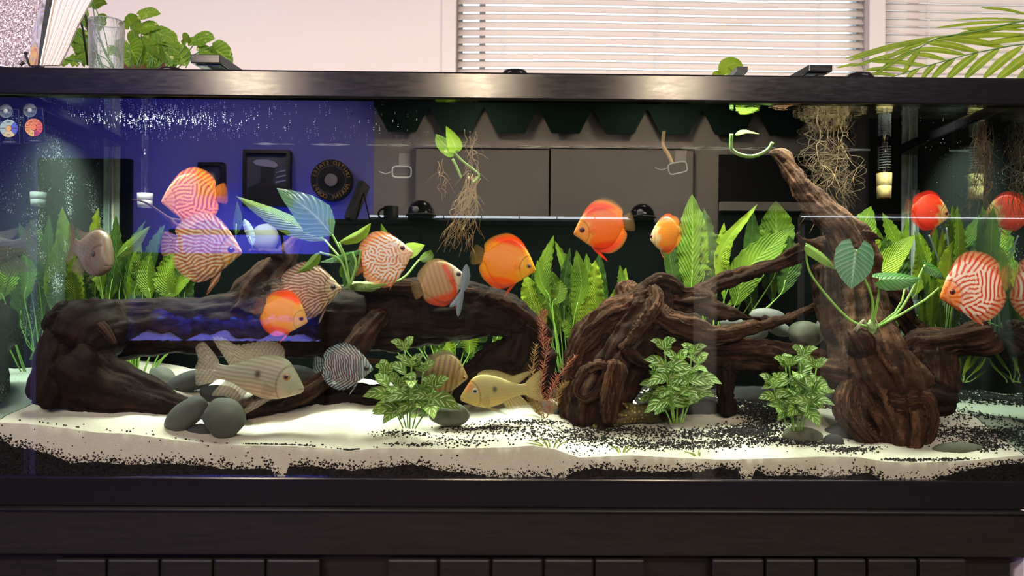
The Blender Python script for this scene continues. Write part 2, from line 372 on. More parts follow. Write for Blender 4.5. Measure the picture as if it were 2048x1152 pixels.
poly('figure', mp([(497, 408), (497, 374), (510, 370), (520, 366), (523, 358), (521, 348), (521, 334), (549, 335), (548, 350), (543, 362), (549, 368), (571, 374), (571, 408)]), m_blackm, o, y - .002, .003)
poly('cap', mp([(506, 324), (512, 319.5), (535, 319), (550, 324), (556, 331), (549, 335.5), (530, 333), (512, 330)]), m_white, o, y - .001, .003)
# round sign
c = M(663.5, 361, YV); R0 = 41 * S(YV)
sg = empty('round_sign', (c.x, -YV, c.z - R0), 'round black sign with lettering around its rim on blue wall', 'sign')
disc('plate', (c.x, c.z), R0, m_blackm, sg, -YV - .05, th=.07, n=64)
disc('rim_ring', (c.x, c.z), R0 * .70, m_gpanel, sg, -YV + .02, r2=R0 * .685, th=.002); disc('globe', (c.x, c.z), R0 * .30, m_gpanel, sg, -YV + .02, th=.01, n=32)
def letter(ch, loc, size, mat, par, rz, name='letter', flip=True, ext=.0008, rot=None):
    cu = bpy.data.curves.new(name, 'FONT'); cu.body = ch; cu.size = size; cu.align_x = 'CENTER'; cu.align_y = 'CENTER'; cu.extrude = ext
    ob = bpy.data.objects.new(name, cu); C.objects.link(ob); cu.materials.append(mat)
    if flip: mt = Matrix.Rotation(PI, 4, 'Z') @ Matrix.Rotation(PI / 2, 4, 'X') @ Matrix.Rotation(rz, 4, 'Z')
    else: mt = Matrix.Rotation(PI / 2, 4, 'X') @ Matrix.Rotation(rz, 4, 'Z')
    mt = Matrix.Translation(loc) @ mt
    me = bpy.data.meshes.new_from_object(ob); bpy.data.objects.remove(ob); me.transform(mt); me.name = name
    ob = bpy.data.objects.new(name, me); C.objects.link(ob); ob.parent = par
    ob.matrix_parent_inverse = Matrix.Translation(-par.location) if par.type == 'EMPTY' else Matrix()
    return ob
def ring_text(txt, a0, a1, top):
    for i, ch in enumerate(txt):
        a = a0 + (a1 - a0) * i / max(1, len(txt) - 1); r = R0 * .84
        if ch == ' ': continue
        # the sign faces +y: viewer right is -x
        X = c.x - r * math.cos(a); Z = c.z + r * math.sin(a)
        letter(ch, (X, -YV + .021, Z), R0 * .27, m_gold, sg, (a - PI / 2) if top else (a + PI / 2))
ring_text('UNITED STATES', math.radians(165), math.radians(15), True)
ring_text('MARINE CORPS', math.radians(200), math.radians(340), False)
# reef aquarium
YR = 3.9
A = M(252, 505, YR); B = M(642, 688, YR); x0, x1 = sorted((A.x, B.x)); z0, z1 = B.z, A.z; zg = M(300, 590, YR).z
rf = empty('reef_aquarium', ((x0 + x1) / 2, -YR, 0), 'blue lit reef aquarium on a black stand, mirrored over the log', 'aquarium')
box('stand', (x0 - .02, -YR - .42, 0), (x1 + .02, -YR, z0 - .02), m_blackm, rf)
q = MB(); q.box((x0, -YR - .40, z0 - .02), (x1, -YR - .001, z0)); q.box((x0, -YR - .40, zg), (x1, -YR - .37, z1)); q.box((x0, -YR - .03, zg), (x1, -YR, z1)); q.box((x0, -YR - .37, z1 - .01), (x1, -YR - .03, z1))
q.build('hood', m_blackm, rf)
q = MB(); q.box((x0, -YR - .40, z0), (x1, -YR - .39, zg)); q.box((x0, -YR - .39, z0), (x0 + .01, -YR - .01, zg)); q.box((x1 - .01, -YR - .39, z0), (x1, -YR - .01, zg)); q.build('tank_walls', m_blackm, rf)
m_reef = simple('reef_rock', (.05, .05, .075), .9, .1, .5, 30, .5, 60); m_rsand = simple('reef_sand', (.75, .75, .8), .9, .1, .2, 50); m_coral = simple('green_coral', (.05, .25, .35), .7)
nx, ny = 50, 12; v = []; f = []
for i in range(nx + 1):
    for j in range(ny + 1):
        v.append((x0 + .012 + (x1 - x0 - .024) * i / nx, -YR - .385 + .37 * j / ny, z0 + .012 + .13 * (1 - j / ny) * (0.45 + .35 * math.sin(i * .37) + .2 * math.sin(i * .9)) + random.uniform(0, .008)))
for i in range(nx):
    for j in range(ny): a_ = i * (ny + 1) + j; f.append((a_, a_ + ny + 1, a_ + ny + 2, a_ + 1))
mobj('sand_bed', v, f, m_rsand, rf)
def rock_vf(c, s, seed, n=3, amp=.25, freq=2.0):
    bm = bmesh.new(); bmesh.ops.create_icosphere(bm, subdivisions=n, radius=1)
    from mathutils import noise as mn
    out = []
    for v_ in bm.verts:
        k_ = 1 + amp * mn.noise(v_.co * freq + Vector((seed * 3.1, seed, 0)))
        out.append((c[0] + v_.co.x * s[0] * k_, c[1] + v_.co.y * s[1] * k_, c[2] + v_.co.z * s[2] * k_))
    bm.verts.index_update(); fs = [[v_.index for v_ in f_.verts] for f_ in bm.faces]; bm.free(); return out, fs
for i in range(9):
    t = (i + .5) / 9; cx = x0 + .08 + (x1 - x0 - .16) * t; s_ = random.uniform(.05, .10)
    v, f = rock_vf((cx, -YR - .22 - random.uniform(0, .08), z0 + .07 + random.uniform(0, .05)), (s_ * 1.1, s_ * .8, s_ * .9), i, 3, .6, 2.5); ro = mobj('rock', v, f, m_reef, rf)
    if i % 2 == 0:
        v, f = rock_vf((cx + .02, -YR - .14, z0 + .15), (.022, .02, .014), i + 40, 2, .3); mobj('coral', v, f, m_coral, ro)
lb = box('lamp_bar', (x0 + .2, -YR - .24, z1 + .135), (x1 - .25, -YR - .16, z1 + .165), m_blackm, rf, bev=.01)
for xx in (x0 + .25, x1 - .3):
    q = MB(); q.tube([(xx, -YR - .2, z1 + .14), (xx + .02, -YR - .2, z1)], .008, 8); q.build('lamp_bracket', m_blackm, rf)
# ceiling fittings
m_lamp = simple('lamp_glow', (.9, .8, .7), .4, emis=((1.0, .80, .55), 60.0)); m_fill = simple('fill_glow', (.9, .9, .9), .4, emis=((1, .94, .88), 6.0))
for i, xx in enumerate((-1.55, -0.15, 1.05)):
    o = empty('downlight', (xx, -3.9, 2.58), ['warm round ceiling downlight over the reef aquarium', 'warm round ceiling downlight over the sideboard, middle one', 'warm round ceiling downlight over the sideboard, last one'][i], 'lamp', 'ceiling downlights')
    q = MB(); q.lathe([(.11, 2.68), (.11, 2.585), (.085, 2.58), (.085, 2.67)], (xx, -3.9, 0), 32); q.build('ring', m_trim, o, True)
    q = MB(); q.lathe([(.084, 2.582), (.0001, 2.582)], (xx, -3.9, 0), 32); q.build('bulb_face', m_lamp, o)
# ================================================================ TANK
TX0, TX1, TD, TZ0, TZ1 = -0.889, 0.944, 0.46, 0.752, 1.520
ZR = P(1024, 203, 0).z; ZB = P(1024, 955, 0).z; ZW = 1.482          # rim lower edge, bottom rim upper edge, water line
m_rim = Mat('black_rim_plastic'); m_rim.b.inputs['Roughness'].default_value = .36; m_rim.b.inputs['Base Color'].default_value = (.005, .0045, .006, 1); m_rim.b.inputs['Specular IOR Level'].default_value = .24
_v = m_rim.coord('Object', (1, 1, 6)); m_rim.l(m_rim.ramp(m_rim.noise(_v, 40, 6, .7), [(.35, (.13, .13, .13)), (.7, (.19, .19, .19))]), m_rim.b.inputs['Roughness']); m_rim.bump(m_rim.noise(_v, 900, 2), .05, .0002); m_rim = m_rim.m
m_stand = Mat('black_stained_wood'); m_stand.b.inputs['Roughness'].default_value = .42; m_stand.b.inputs['Specular IOR Level'].default_value = .20
_v = m_stand.coord('Object', (1, 1, 9)); _n = m_stand.noise(_v, 14, 6, .6, .6)
m_stand.l(m_stand.ramp(_n, [(.3, (.0035, .003, .0028)), (.7, (.0075, .006, .0055))]), m_stand.b.inputs['Base Color']); m_stand.bump(_n, .12, .002); m_stand = m_stand.m
m_bevel = m_stand
tank = empty('aquarium', ((TX0 + TX1) / 2, 0.23, TZ0), 'long black rimmed aquarium standing on the black cabinet', 'aquarium')
R_ = .014; rw = .05
def ringframe(name, za, zb, out, wid, mat, bev):
    q = MB()
    q.box((TX0 - out, -out, za), (TX1 + out, wid, zb), bev=bev); q.box((TX0 - out, TD - wid + .02, za), (TX1 + out, TD + .03 + out, zb), bev=bev)
    q.box((TX0 - out, wid - .004, za), (TX0 + .03, TD - wid + .024, zb), bev=bev); q.box((TX1 - .03, wid - .004, za), (TX1 + out, TD - wid + .024, zb), bev=bev)
    return q.build(name, mat, tank)
ringframe('top_rim', ZR, TZ1, .012, .012, m_rim, .0035)
q = MB(); q.box((TX0, .012, TZ1 - .012), (TX1, .035, TZ1 - .002)); 
for xx in (-.31, .31): q.box((xx - .03, .03, TZ1 - .014), (xx + .03, TD, TZ1 - .002))
q.build('centre_brace', m_rim, tank)
ringframe('bottom_rim', TZ0, ZB, .012, .010, m_rim, .003)
m_fg = clear('front_glass', 1.66); m_fg = m_fg.m
m_plain = Mat('glass_inner'); m_plain.nt.nodes.remove(m_plain.b); _t = m_plain.n('ShaderNodeBsdfTransparent', i_0=(.985, 1, .99, 1)); m_plain.l(_t.outputs[0], m_plain.out.inputs[0]); m_plain = m_plain.m
# side glass: below the water line one sees total reflection inside it, with lime specks
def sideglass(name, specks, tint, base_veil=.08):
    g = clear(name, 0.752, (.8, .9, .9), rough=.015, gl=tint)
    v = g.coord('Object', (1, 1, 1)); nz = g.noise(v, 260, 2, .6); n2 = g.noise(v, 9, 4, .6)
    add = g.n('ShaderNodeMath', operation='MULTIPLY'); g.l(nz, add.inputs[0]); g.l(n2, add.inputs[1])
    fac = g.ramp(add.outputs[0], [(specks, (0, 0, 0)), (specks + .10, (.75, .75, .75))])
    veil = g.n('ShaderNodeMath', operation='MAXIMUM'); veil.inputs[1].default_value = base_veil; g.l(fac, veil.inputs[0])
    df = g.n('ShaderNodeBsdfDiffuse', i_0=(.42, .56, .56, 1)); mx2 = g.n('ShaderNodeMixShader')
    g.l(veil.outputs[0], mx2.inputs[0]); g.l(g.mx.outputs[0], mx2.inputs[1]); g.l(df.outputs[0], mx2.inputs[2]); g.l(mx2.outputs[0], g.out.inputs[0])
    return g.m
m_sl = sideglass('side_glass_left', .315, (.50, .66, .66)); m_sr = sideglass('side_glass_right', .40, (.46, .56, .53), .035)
m_black_back = simple('black_backing', (.002, .0035, .003), .5, .0)
q = MB(); q.box((TX0, 0, ZB - .04), (TX1, .0012, ZR + .04)); o = q.build('front_pane', [m_plain, m_fg], tank)
o.data.polygons.foreach_set('material_index', [1 if p.normal.y < -.9 else 0 for p in o.data.polygons])
for nm, xa, xb, mt, sgn in (('side_pane', TX0 - .004, TX0, m_sl, 1), ('side_pane', TX1, TX1 + .004, m_sr, -1)):
    q = MB(); q.box((xa, .002, ZB - .04), (xb, TD, ZR + .04)); o = q.build(nm, [m_plain, mt], tank)
    o.data.polygons.foreach_set('material_index', [1 if p.normal.x * sgn > .9 else 0 for p in o.data.polygons])
q = MB(); q.box((TX0, TD, ZB - .05), (TX1, TD + .012, ZR + .04)); q.build('back_pane', m_black_back, tank)
q = MB(); q.box((TX0, 0.002, TZ0), (TX1, TD, TZ0 + .01)); q.build('bottom_pane', m_black_back, tank)
# silicone seams
m_sil = simple('silicone', (.30, .42, .36), .35, .6, .3, 40); m_sil2 = simple('silicone_edge', (.62, .66, .50), .3, .6)
for sx, xx in ((1, TX0), (-1, TX1)):
    q = MB(); q.box(*[tuple(a) for a in ((min(xx, xx + sx * .018), TD - .004, .83), (max(xx, xx + sx * .018), TD, ZW))]); q.build('silicone_seam', m_sil, tank)
    q = MB(); q.tube([(xx + sx * .004, TD - .006, .83), (xx + sx * .004, TD - .006, ZW)], .0022, 8); q.build('silicone_bead', m_sil2, tank, True)
    q = MB(); q.tube([(xx + sx * .003, .004, ZW - .004), (xx + sx * .003, TD, ZW - .004)], .005, 8); q.build('silicone_seam', m_sil, tank, True)
# wavy meniscus line of the water at the back
m_men = simple('water_line', (.45, .52, .50), .2, .8)
for (pa, pb) in ((500, 985), (1035, 1560), (1680, 1750)):
    pts = [P(px, 293 + (px - 1000) * .012 + 1.2 * math.sin(px * .05) + random.uniform(-.6, .6), TD - .003) for px in range(pa, pb, 12)]
    q = MB(); q.tube(pts, [.0005 + .0012 * abs(math.sin(i * .7)) for i in range(len(pts))], 6); q.build('water_line', m_men, tank, True)
# water surface
g = clear('water_surface', 1.333, (.97, 1, .99), rough=.0)
v = g.coord('Object', (.7, 1.4, 1)); n1 = g.noise(v, 38, 3, .55, .4); n2 = g.noise(v, 7, 2)
b = g.n('ShaderNodeBump', i_Strength=.15, i_Distance=.003); ad = g.n('ShaderNodeMath', operation='ADD'); g.l(n1, ad.inputs[0]); g.l(n2, ad.inputs[1]); g.l(ad.outputs[0], b.inputs['Height']); g.l(b.outputs[0], g.g.inputs['Normal'])
m_water = g.m
v = [(TX0, .002, ZW), (TX1, .002, ZW), (TX1, TD, ZW), (TX0, TD, ZW)]
o = mobj('water', v, [(0, 1, 2, 3)], m_water, None, False); tag(o, 'clear rippled water surface inside the aquarium below the top rim', 'water', kind='stuff')
# LED bars
m_white_led = simple('white_led', (.9, .9, .9), .4, emis=((.95, 1, .85), 2.0))
for i, xx in enumerate((-.47, .47)):
    o = empty('led_bar', (xx, .20, 1.53), ['black light bar over the water, end over the logs', 'black light bar over the water, end over the stones'][i], 'lamp', 'light bars on the tank')
    box('housing', (xx - .44, .17, 1.5345), (xx + .44, .27, 1.552), m_rim, o, bev=.004)
    box('mounting_leg', (xx - .05, .005, 1.5305), (xx - .03, .14, 1.5395), m_rim, o); q = MB(); q.box((xx - .4, .18, 1.5335), (xx + .4, .26, 1.5343)); q.build('lens_strip', m_white_led, o)
m_alu = simple('brushed_grey', (.20, .25, .27), .35, .6, .1, 60, metal=.3)
for (pa, pb, za_, zb_, ang, lab) in ((381, 440, 108, 126, .42, 'black clip arm of the light on rim before pothos leaves'), (1618, 1665, 129, 143, -.5, 'black clip arm of the light on rim beside the palm tips')):
    A = P(pa, za_, -.005); B = P(pb, zb_, -.005); o = empty('light_arm', ((A.x + B.x) / 2, 0, B.z), lab, 'lamp arm')
    L = .162; sh = ang * .05
    def skew(qv, A=A, sh=sh): return [(x + (y + .005) * sh / .16 * 1.0, y, z + max(0, -(y + .005)) ) for x, y, z in qv]
    def sbox(nm, a, b, mt):
        q = MB(); q.box(a, b, bev=.0012); q.v = skew(q.v); return q.build(nm, mt, o)
    sbox('arm_body', (A.x, -.005, B.z), (B.x, L, A.z), m_rim); sbox('underside_plate', (A.x + .004, .004, B.z - .0022), (B.x - .004, L - .01, B.z - .0004), m_alu)
    sbox('slot', (A.x + .5 * (B.x - A.x), .004, B.z - .0032), (A.x + .58 * (B.x - A.x), L * .55, B.z - .0024), m_blackm)
    q = MB(); xm = (A.x + B.x) / 2 + sh * .5; q.box((xm - .012, .05, TZ1 - .004), (xm + .012, .075, B.z)); q.build('bracket', m_rim, o)
for (px, w_, h_, lab) in ((1030, 27, 8, 'low black knob on the rim middle below the blinds'), (343, 30, 3, 'flat black knob on the rim beside the light clip arm'), (1718, 30, 8, 'low dark knob on the rim under the palm frond')):
    c = P(px, 150 if px > 900 else 138, .035); a = w_ * S(.035); h = h_ * S(.035) + .012; 
    q = MB(); q.lathe([(a, 0), (a, h * .55), (a * .85, h * .9), (a * .6, h), (0.0005, h)], (c.x, .035, TZ1 - .003), 28)
    o = q.build('lid_knob', m_rim, None, True); tag(o, lab, 'knob', 'knobs on the rim')
# ================================================================ STAND
sd = empty('aquarium_stand', ((TX0 + TX1) / 2, .2, 0), 'black wooden cabinet with plank doors under the aquarium', 'cabinet')
SX0, SX1 = TX0 - .03, P(2041, 1100, -.02).x
z = [P(1024, yy, -.03).z for yy in (1018, 1025, 1112)]
box('top_moulding', (SX0 - .01, -.034, z[1]), (SX1 + .01, TD + .04, TZ0 - .0005), m_stand, sd, bev=.003)
box('top_rail', (SX0, -.028, z[2]), (SX1 + .006, TD + .03, z[1]), m_stand, sd, bev=.002)
q = MB(); q.box((SX0, -.008, 0), (SX1 - .012, TD + .03, z[2])); q.build('carcass', m_stand, sd)
doors = [[(111, 212), (215, 318), (321, 425), (428, 530), (533, 640)], [(775, 875), (879, 980), (984, 1085), (1089, 1187), (1190, 1289)], [(1424, 1528), (1532, 1630), (1634, 1732), (1736, 1834), (1838, 1932)]]
for dd in doors:
    a = P(dd[0][0], 1120, -.03).x; b_ = P(dd[-1][1], 1120, -.03).x; zt_ = P(1024, 1119, -.03).z
    dr = box('door', (a + .003, -.016, .08), (b_ - .003, -.0085, zt_ - .003), m_stand, sd)
    for (p0, p1) in dd:
        yy = 1113 + (dd[0][0] > 600) * 2 + (dd[0][0] > 1300) * 2
        A = P(p0, yy, -.03).x; B = P(p1, yy, -.03).x
        box('plank', (A, -.032, .075), (B, -.0165, P((p0 + p1) / 2, 1118, -.03).z), m_stand, dr, bev=.0045)
# white box on the floor beside the stand
A = P(2044, 1112, -.02)
A.x += .004
o = empty('white_box', (A.x + .12, .1, 0), 'white carton corner beside the right end of the stand', 'box')
box('carton', (A.x, -.02, 0), (A.x + .25, .2, A.z), simple('white_card', (.75, .68, .66), .7), o, bev=.002)
box('printed_mark', (A.x + .001, -.0206, P(2044, 1145, -.02).z), (A.x + .03, -.02, P(2044, 1139, -.02).z), m_blackm, o)
# ================================================================ SAND, GRAVEL, STONES, DRIFTWOOD
from mathutils import noise as mn
SF = [(-60, 846), (0, 846), (60, 848), (130, 856), (200, 866), (260, 868), (350, 880), (420, 889), (500, 892), (600, 894), (650, 898), (700, 904), (760, 898), (900, 899), (1024, 895), (1070, 892), (1110, 899), (1160, 916), (1210, 914), (1260, 911), (1330, 915), (1450, 920), (1536, 918), (1650, 914), (1720, 915), (1780, 924), (1850, 926), (1950, 922), (2000, 916), (2048, 912), (2100, 910)]
GF = [(-60, 855), (0, 868), (40, 885), (100, 897), (150, 918), (200, 915), (260, 921), (330, 918), (400, 922), (470, 930), (545, 928), (556, 950), (572, 952), (580, 924), (640, 925), (700, 932), (780, 925), (830, 920), (880, 932), (960, 942), (1024, 950), (1060, 944), (1100, 945), (1122, 953), (1150, 935), (1190, 928), (1230, 931), (1300, 936), (1400, 934), (1450, 926), (1480, 932), (1488, 953), (1506, 953), (1516, 930), (1540, 943), (1600, 942), (1680, 946), (1745, 936), (1772, 955), (1860, 956), (1900, 943), (1950, 930), (2000, 922), (2048, 918), (2100, 915)]
def tabz(tab, x, y=0.002):
    px = 1024 + F_PX * ((x - CAMP.x) * 1.0) / (1.56) - 24
    return np.interp(px, [a for a, _ in tab], [P(a, b, y).z for a, b in tab])
def sandz(x, y):
    f = tabz(SF, x); t = min(max(y / TD, 0), 1)
    rise = .090 * (1 - (1 - t) ** 1.5)
    h = .016 * mn.noise(Vector((x * 5, y * 7, 3))) + .006 * mn.noise(Vector((x * 16, y * 18, 9)))
    c = math.exp(-((x + .27) / .16) ** 2) * math.exp(-((y - .16) / .1) ** 2) * .012
    return f + rise + h * min(1, y * 10) + c
nx, ny = 460, 70
XS = np.linspace(TX0 + .001, TX1 - .001, nx + 1); YS = .0018 + (TD - .003) * np.linspace(0, 1, ny + 1) ** 1.4
v = []; f = []; 
for i in range(nx + 1):
    for j in range(ny + 1):
        v.append((XS[i], YS[j], sandz(XS[i], YS[j]) + (random.uniform(-.0006, .0006) if j else 0)))
for i in range(nx):
    for j in range(ny): a = i * (ny + 1) + j; f.append((a, a + ny + 1, a + ny + 2, a + 1))
n0 = len(v)
for i in range(nx + 1): v.append((XS[i], .0018, TZ0 + .012))
for i in range(nx): f.append((n0 + i, n0 + i + 1, (i + 1) * (ny + 1), i * (ny + 1)))
m_sand = Mat('white_sand'); m_sand.b.inputs['Roughness'].default_value = .95; m_sand.b.inputs['Specular IOR Level'].default_value = .1
_v = m_sand.coord(); _n = m_sand.noise(_v, 1300, 2, .7); _n2 = m_sand.noise(_v, 14, 4)
_c = m_sand.ramp(_n, [(.3, (.58, .55, .46)), (.55, (.82, .80, .70)), (.75, (.92, .90, .80))]); _mixn = m_sand.n('ShaderNodeMix', data_type='RGBA', blend_type='MULTIPLY'); _mixn.inputs[0].default_value = .5
m_sand.l(_c, _mixn.inputs[6]); m_sand.l(m_sand.ramp(_n2, [(.35, (.88, .86, .80)), (.6, (1, 1, 1))]), _mixn.inputs[7]); m_sand.l(_mixn.outputs[2], m_sand.b.inputs['Base Color']); m_sand.bump(_n, .5, .0012); m_sand = m_sand.m
o = mobj('sand_bed', v, f, m_sand); tag(o, 'rolling bed of fine white sand on the tank bottom', 'sand', kind='stuff')
# black gravel: grains against the glass, grains strewn on the sand, dark field behind
m_grav = simple('black_gravel', (.010, .008, .008), .6, .25, .5, 90)
def grains(name, pts, size, label):
    n = len(pts); pts = np.array(pts); base = np.array([(0, 0, 1), (1, 0, 0), (-.5, .87, 0), (-.5, -.87, 0), (0, 0, -1)], float)
    rot = RS.rand(n) * 6.28; sc_ = size * (0.6 + .8 * RS.rand(n)); t = RS.rand(n) * 3
    V = np.empty((n, 5, 3))
    for k in range(5):
        b = base[k]; x = b[0] * np.cos(rot) - b[1] * np.sin(rot); y = b[0] * np.sin(rot) + b[1] * np.cos(rot); z = b[2] + 0 * x
        x2 = x * np.cos(t) + z * np.sin(t); z2 = -x * np.sin(t) + z * np.cos(t)
        V[:, k, 0] = pts[:, 0] + x2 * sc_; V[:, k, 1] = pts[:, 1] + y * sc_ * .8; V[:, k, 2] = pts[:, 2] + z2 * sc_ * .9
    F = np.array([(0, 1, 2), (0, 2, 3), (0, 3, 1), (4, 2, 1), (4, 3, 2), (4, 1, 3)])
    F = (F[None] + (np.arange(n) * 5)[:, None, None]).reshape(-1, 3)
    o = mobj(name, V.reshape(-1, 3), F, m_grav, None, False); tag(o, label, 'gravel', kind='stuff'); return o
pts = []
for _ in range(64000):
    px = random.uniform(-20, 2090); py = random.uniform(840, 958)
    g_ = np.interp(px, [a for a, _ in GF], [b for _, b in GF]) + 4 * mn.noise(Vector((px * .05, 0, 5))); s_ = np.interp(px, [a for a, _ in SF], [b for _, b in SF])
    d = (py - g_) / 7.0; pr = 1 / (1 + math.exp(-d * 1.6))
    if d < -.5: pr *= .6
    if py < s_ + 4 and px > 30: pr = 0
    pr = max(pr, .004 if py > s_ + 3 else 0)
    if random.random() < pr:
        p = P(px, py, .0016); pts.append((p.x, .0016 + random.uniform(-.0001, .002), p.z))
grains('front_gravel', pts, .0022, 'dark gravel layer packed against the front glass under the sand')
# dark band slab low down in the gravel
v = []; f = []; k = 0
xs = np.linspace(TX0 + .002, TX1 - .002, 700)
for x in xs:
    z_ = tabz(GF, x) - .0075 - .003 * mn.noise(Vector((x * 60, 0, 0))); z_ = max(z_, TZ0 + .02); v += [(x, .0015, TZ0 + .013), (x, .0015, z_), (x, .0019, z_ - .001), (x, .0019, TZ0 + .013)]
for i in range(len(xs) - 1):
    for a_, b_ in ((0, 1), (1, 2), (2, 3)): f.append((i * 4 + a_, (i + 1) * 4 + a_, (i + 1) * 4 + b_, i * 4 + b_))
o = mobj('packed_gravel', v, f, m_grav, None, False); tag(o, 'solid dark gravel base along the bottom edge of the glass', 'gravel', kind='stuff')
SP = [(800, 868, 46, 5, 110), (830, 890, 55, 3, 70), (705, 906, 14, 3, 60), (900, 876, 60, 12, 70), (940, 888, 50, 10, 60), (1040, 862, 70, 8, 120), (1130, 872, 90, 10, 260), (1180, 880, 70, 7, 180), (1250, 888, 80, 8, 260), (1330, 893, 90, 8, 230), (1400, 890, 90, 8, 300), (1480, 884, 80, 8, 260), (1330, 870, 100, 9, 260), (1430, 868, 80, 9, 500), (1500, 862, 60, 10, 900), (1230, 860, 80, 7, 400), (1560, 880, 50, 8, 260), (1620, 888, 60, 5, 220), (1700, 900, 50, 6, 260), (1800, 922, 40, 3, 120), (1870, 921, 50, 3, 90), (1930, 922, 50, 4, 110), (1960, 892, 60, 9, 500), (1900, 865, 60, 14, 500), (1980, 870, 50, 12, 420), (1920, 830, 60, 16, 200), (580, 895, 60, 5, 60), (1120, 905, 90, 8, 60), (1560, 790, 50, 20, 500), (1530, 835, 40, 20, 700), (1500, 800, 40, 16, 260), (1060, 846, 60, 5, 200), (960, 858, 60, 6, 200), (150, 862, 100, 10, 16), (420, 910, 200, 12, 30), (900, 905, 300, 14, 60)]
pts = []
for (cx, cyy, sx, sy, n) in SP:
    for _ in range(n):
        px = random.gauss(cx, sx * .6); py = random.gauss(cyy, sy * .6)
        d = ray(px, py); t = 1.561; hit = None     # march the ray into the sand
        for k in range(260):
            q_ = CAMP + d * t
            if q_.y > TD - .01: break
            if q_.z <= sandz(q_.x, q_.y): hit = q_; break
            t += .002
        if hit is not None and hit.y > .004: pts.append((hit.x, hit.y, sandz(hit.x, hit.y) + .0008))
grains('strewn_gravel', pts, .0021, 'black gravel grains strewn over the white sand')
def land(px, py):              # the point of the sand seen at a pixel
    d = ray(px, py); t = 1.561
    for k in range(160):
        q_ = CAMP + d * t
        if q_.y > TD - .01 or q_.z <= sandz(q_.x, q_.y): break
        t += .003
    return q_
pts = []
for _ in range(16000):           # dark gravel field at the back, right of centre
    x = random.uniform(.0, TX1 - .02); y = random.uniform(.20, TD - .01)
    e = .24 + .03 * math.sin(x * 9) + (.05 if x > .6 else 0) + .06 * mn.noise(Vector((x * 9, y * 9, 1)))
    if (y > e and random.random() < min(1, (y - e) / .03)): pts.append((x, y, sandz(x, y) + .0006))
grains('rear_gravel', pts, .0032, 'dark gravel field at the back of the tank')
# ---- stones
def stone_mat(name, c0, c1):
    q = Mat(name); q.b.inputs['Roughness'].default_value = .75; q.b.inputs['Specular IOR Level'].default_value = .3
    v_ = q.coord(); n_ = q.noise(v_, 9, 5, .6); q.l(q.ramp(n_, [(.3, c0), (.7, c1)]), q.b.inputs['Base Color']); q.bump(q.noise(v_, 260, 4, .7), .25, .0012); return q.m
m_st = [stone_mat('grey_pebble', (.075, .085, .075), (.13, .14, .12)), stone_mat('dark_pebble', (.03, .035, .035), (.06, .065, .06)), stone_mat('olive_pebble', (.10, .11, .08), (.17, .18, .13)), stone_mat('pale_pebble', (.11, .12, .115), (.20, .20, .18))]
STN = [  # px, py, y, half w, half h, rot deg, mat, label
 (372, 829, .045, 50, 26, -38, 0, 'long grey river stone leaning beside the big round one at left'), (449, 835, .035, 42, 40, 10, 0, 'large round grey stone standing on the sand at left'), (398, 861, .05, 28, 13, -5, 1, 'small dark stone wedged low between the two leaning ones'),
 (303, 787, .26, 44, 17, 18, 3, 'flat pale stone behind the left log opening, nearest the log'), (325, 755, .30, 28, 20, 20, 0, 'rounded grey stone top of the pile in the log opening'), (383, 762, .24, 52, 20, -14, 1, 'long dark stone behind the tail of the large silver fish'), (440, 790, .20, 42, 20, 8, 1, 'dark stone below the tail of the large silver fish'), (395, 788, .27, 26, 12, 0, 3, 'small pale stone behind the dark ones at the log opening'),
 (600, 748, .30, 46, 16, 10, 1, 'dark slab stone behind the head of the large silver fish'), (531, 476, .40, 27, 29, 0, 0, 'pale round stone top glowing blue beside the upper branch'),
 (900, 829, .10, 41, 24, 2, 2, 'smooth olive grey stone below the brown discus'), (1092, 826, .20, 28, 26, 0, 0, 'grey stone behind the red stemmed plant'), (1030, 815, .28, 34, 20, 0, 1, 'dark stone under the tail of the yellow cichlid'),
 (1467, 650, .30, 28, 16, 12, 3, 'small pale stone lying on the thin branch at the centre right'), (1535, 634, .33, 36, 18, 6, 3, 'pale oval stone topmost of the rear pile'), (1510, 667, .34, 26, 15, -8, 3, 'pale stone under the topmost one of the rear pile'), (1612, 668, .26, 37, 26, 8, 2, 'large rounded stone with a lit top under the thin branch'), (1556, 657, .36, 30, 14, 20, 0, 'grey stone squeezed between pale and large stones of the rear pile'), (1655, 655, .40, 26, 22, 0, 0, 'dim grey stone behind the trunk of the right driftwood'),
 (1606, 872, .09, 42, 18, 4, 2, 'flat dark olive stone at the foot of the last bushy plant'), (1667, 884, .07, 22, 16, 0, 1, 'small dark pebble beside the right driftwood foot'), (1688, 868, .13, 40, 22, 0, 1, 'dark stone behind the small pebble by the driftwood foot'),
 (1921, 903, .05, 56, 19, 3, 2, 'flat oval olive stone on the sand at the right end'), (1400, 820, .24, 46, 24, 0, 1, 'dark stone behind the middle bushy plant'), (1500, 795, .32, 50, 24, 0, 1, 'dark stone beyond the root leg at the centre right')]
for i, (px, py, y, a, b, rt, mi, lab) in enumerate(STN):
    c = P(px, py, y); s = S(y); v, f = rock_vf((0, 0, 0), (a * s, min(a, b * 1.3) * s * .75, b * s), i + 3, 4, .10, 1.3)
    mt = Matrix.Translation(c) @ Matrix.Rotation(math.radians(rt), 4, 'Y'); v = [mt @ Vector(p) for p in v]
    o = mobj('river_stone', v, f, m_st[mi]); tag(o, lab, 'stone', 'river stones')
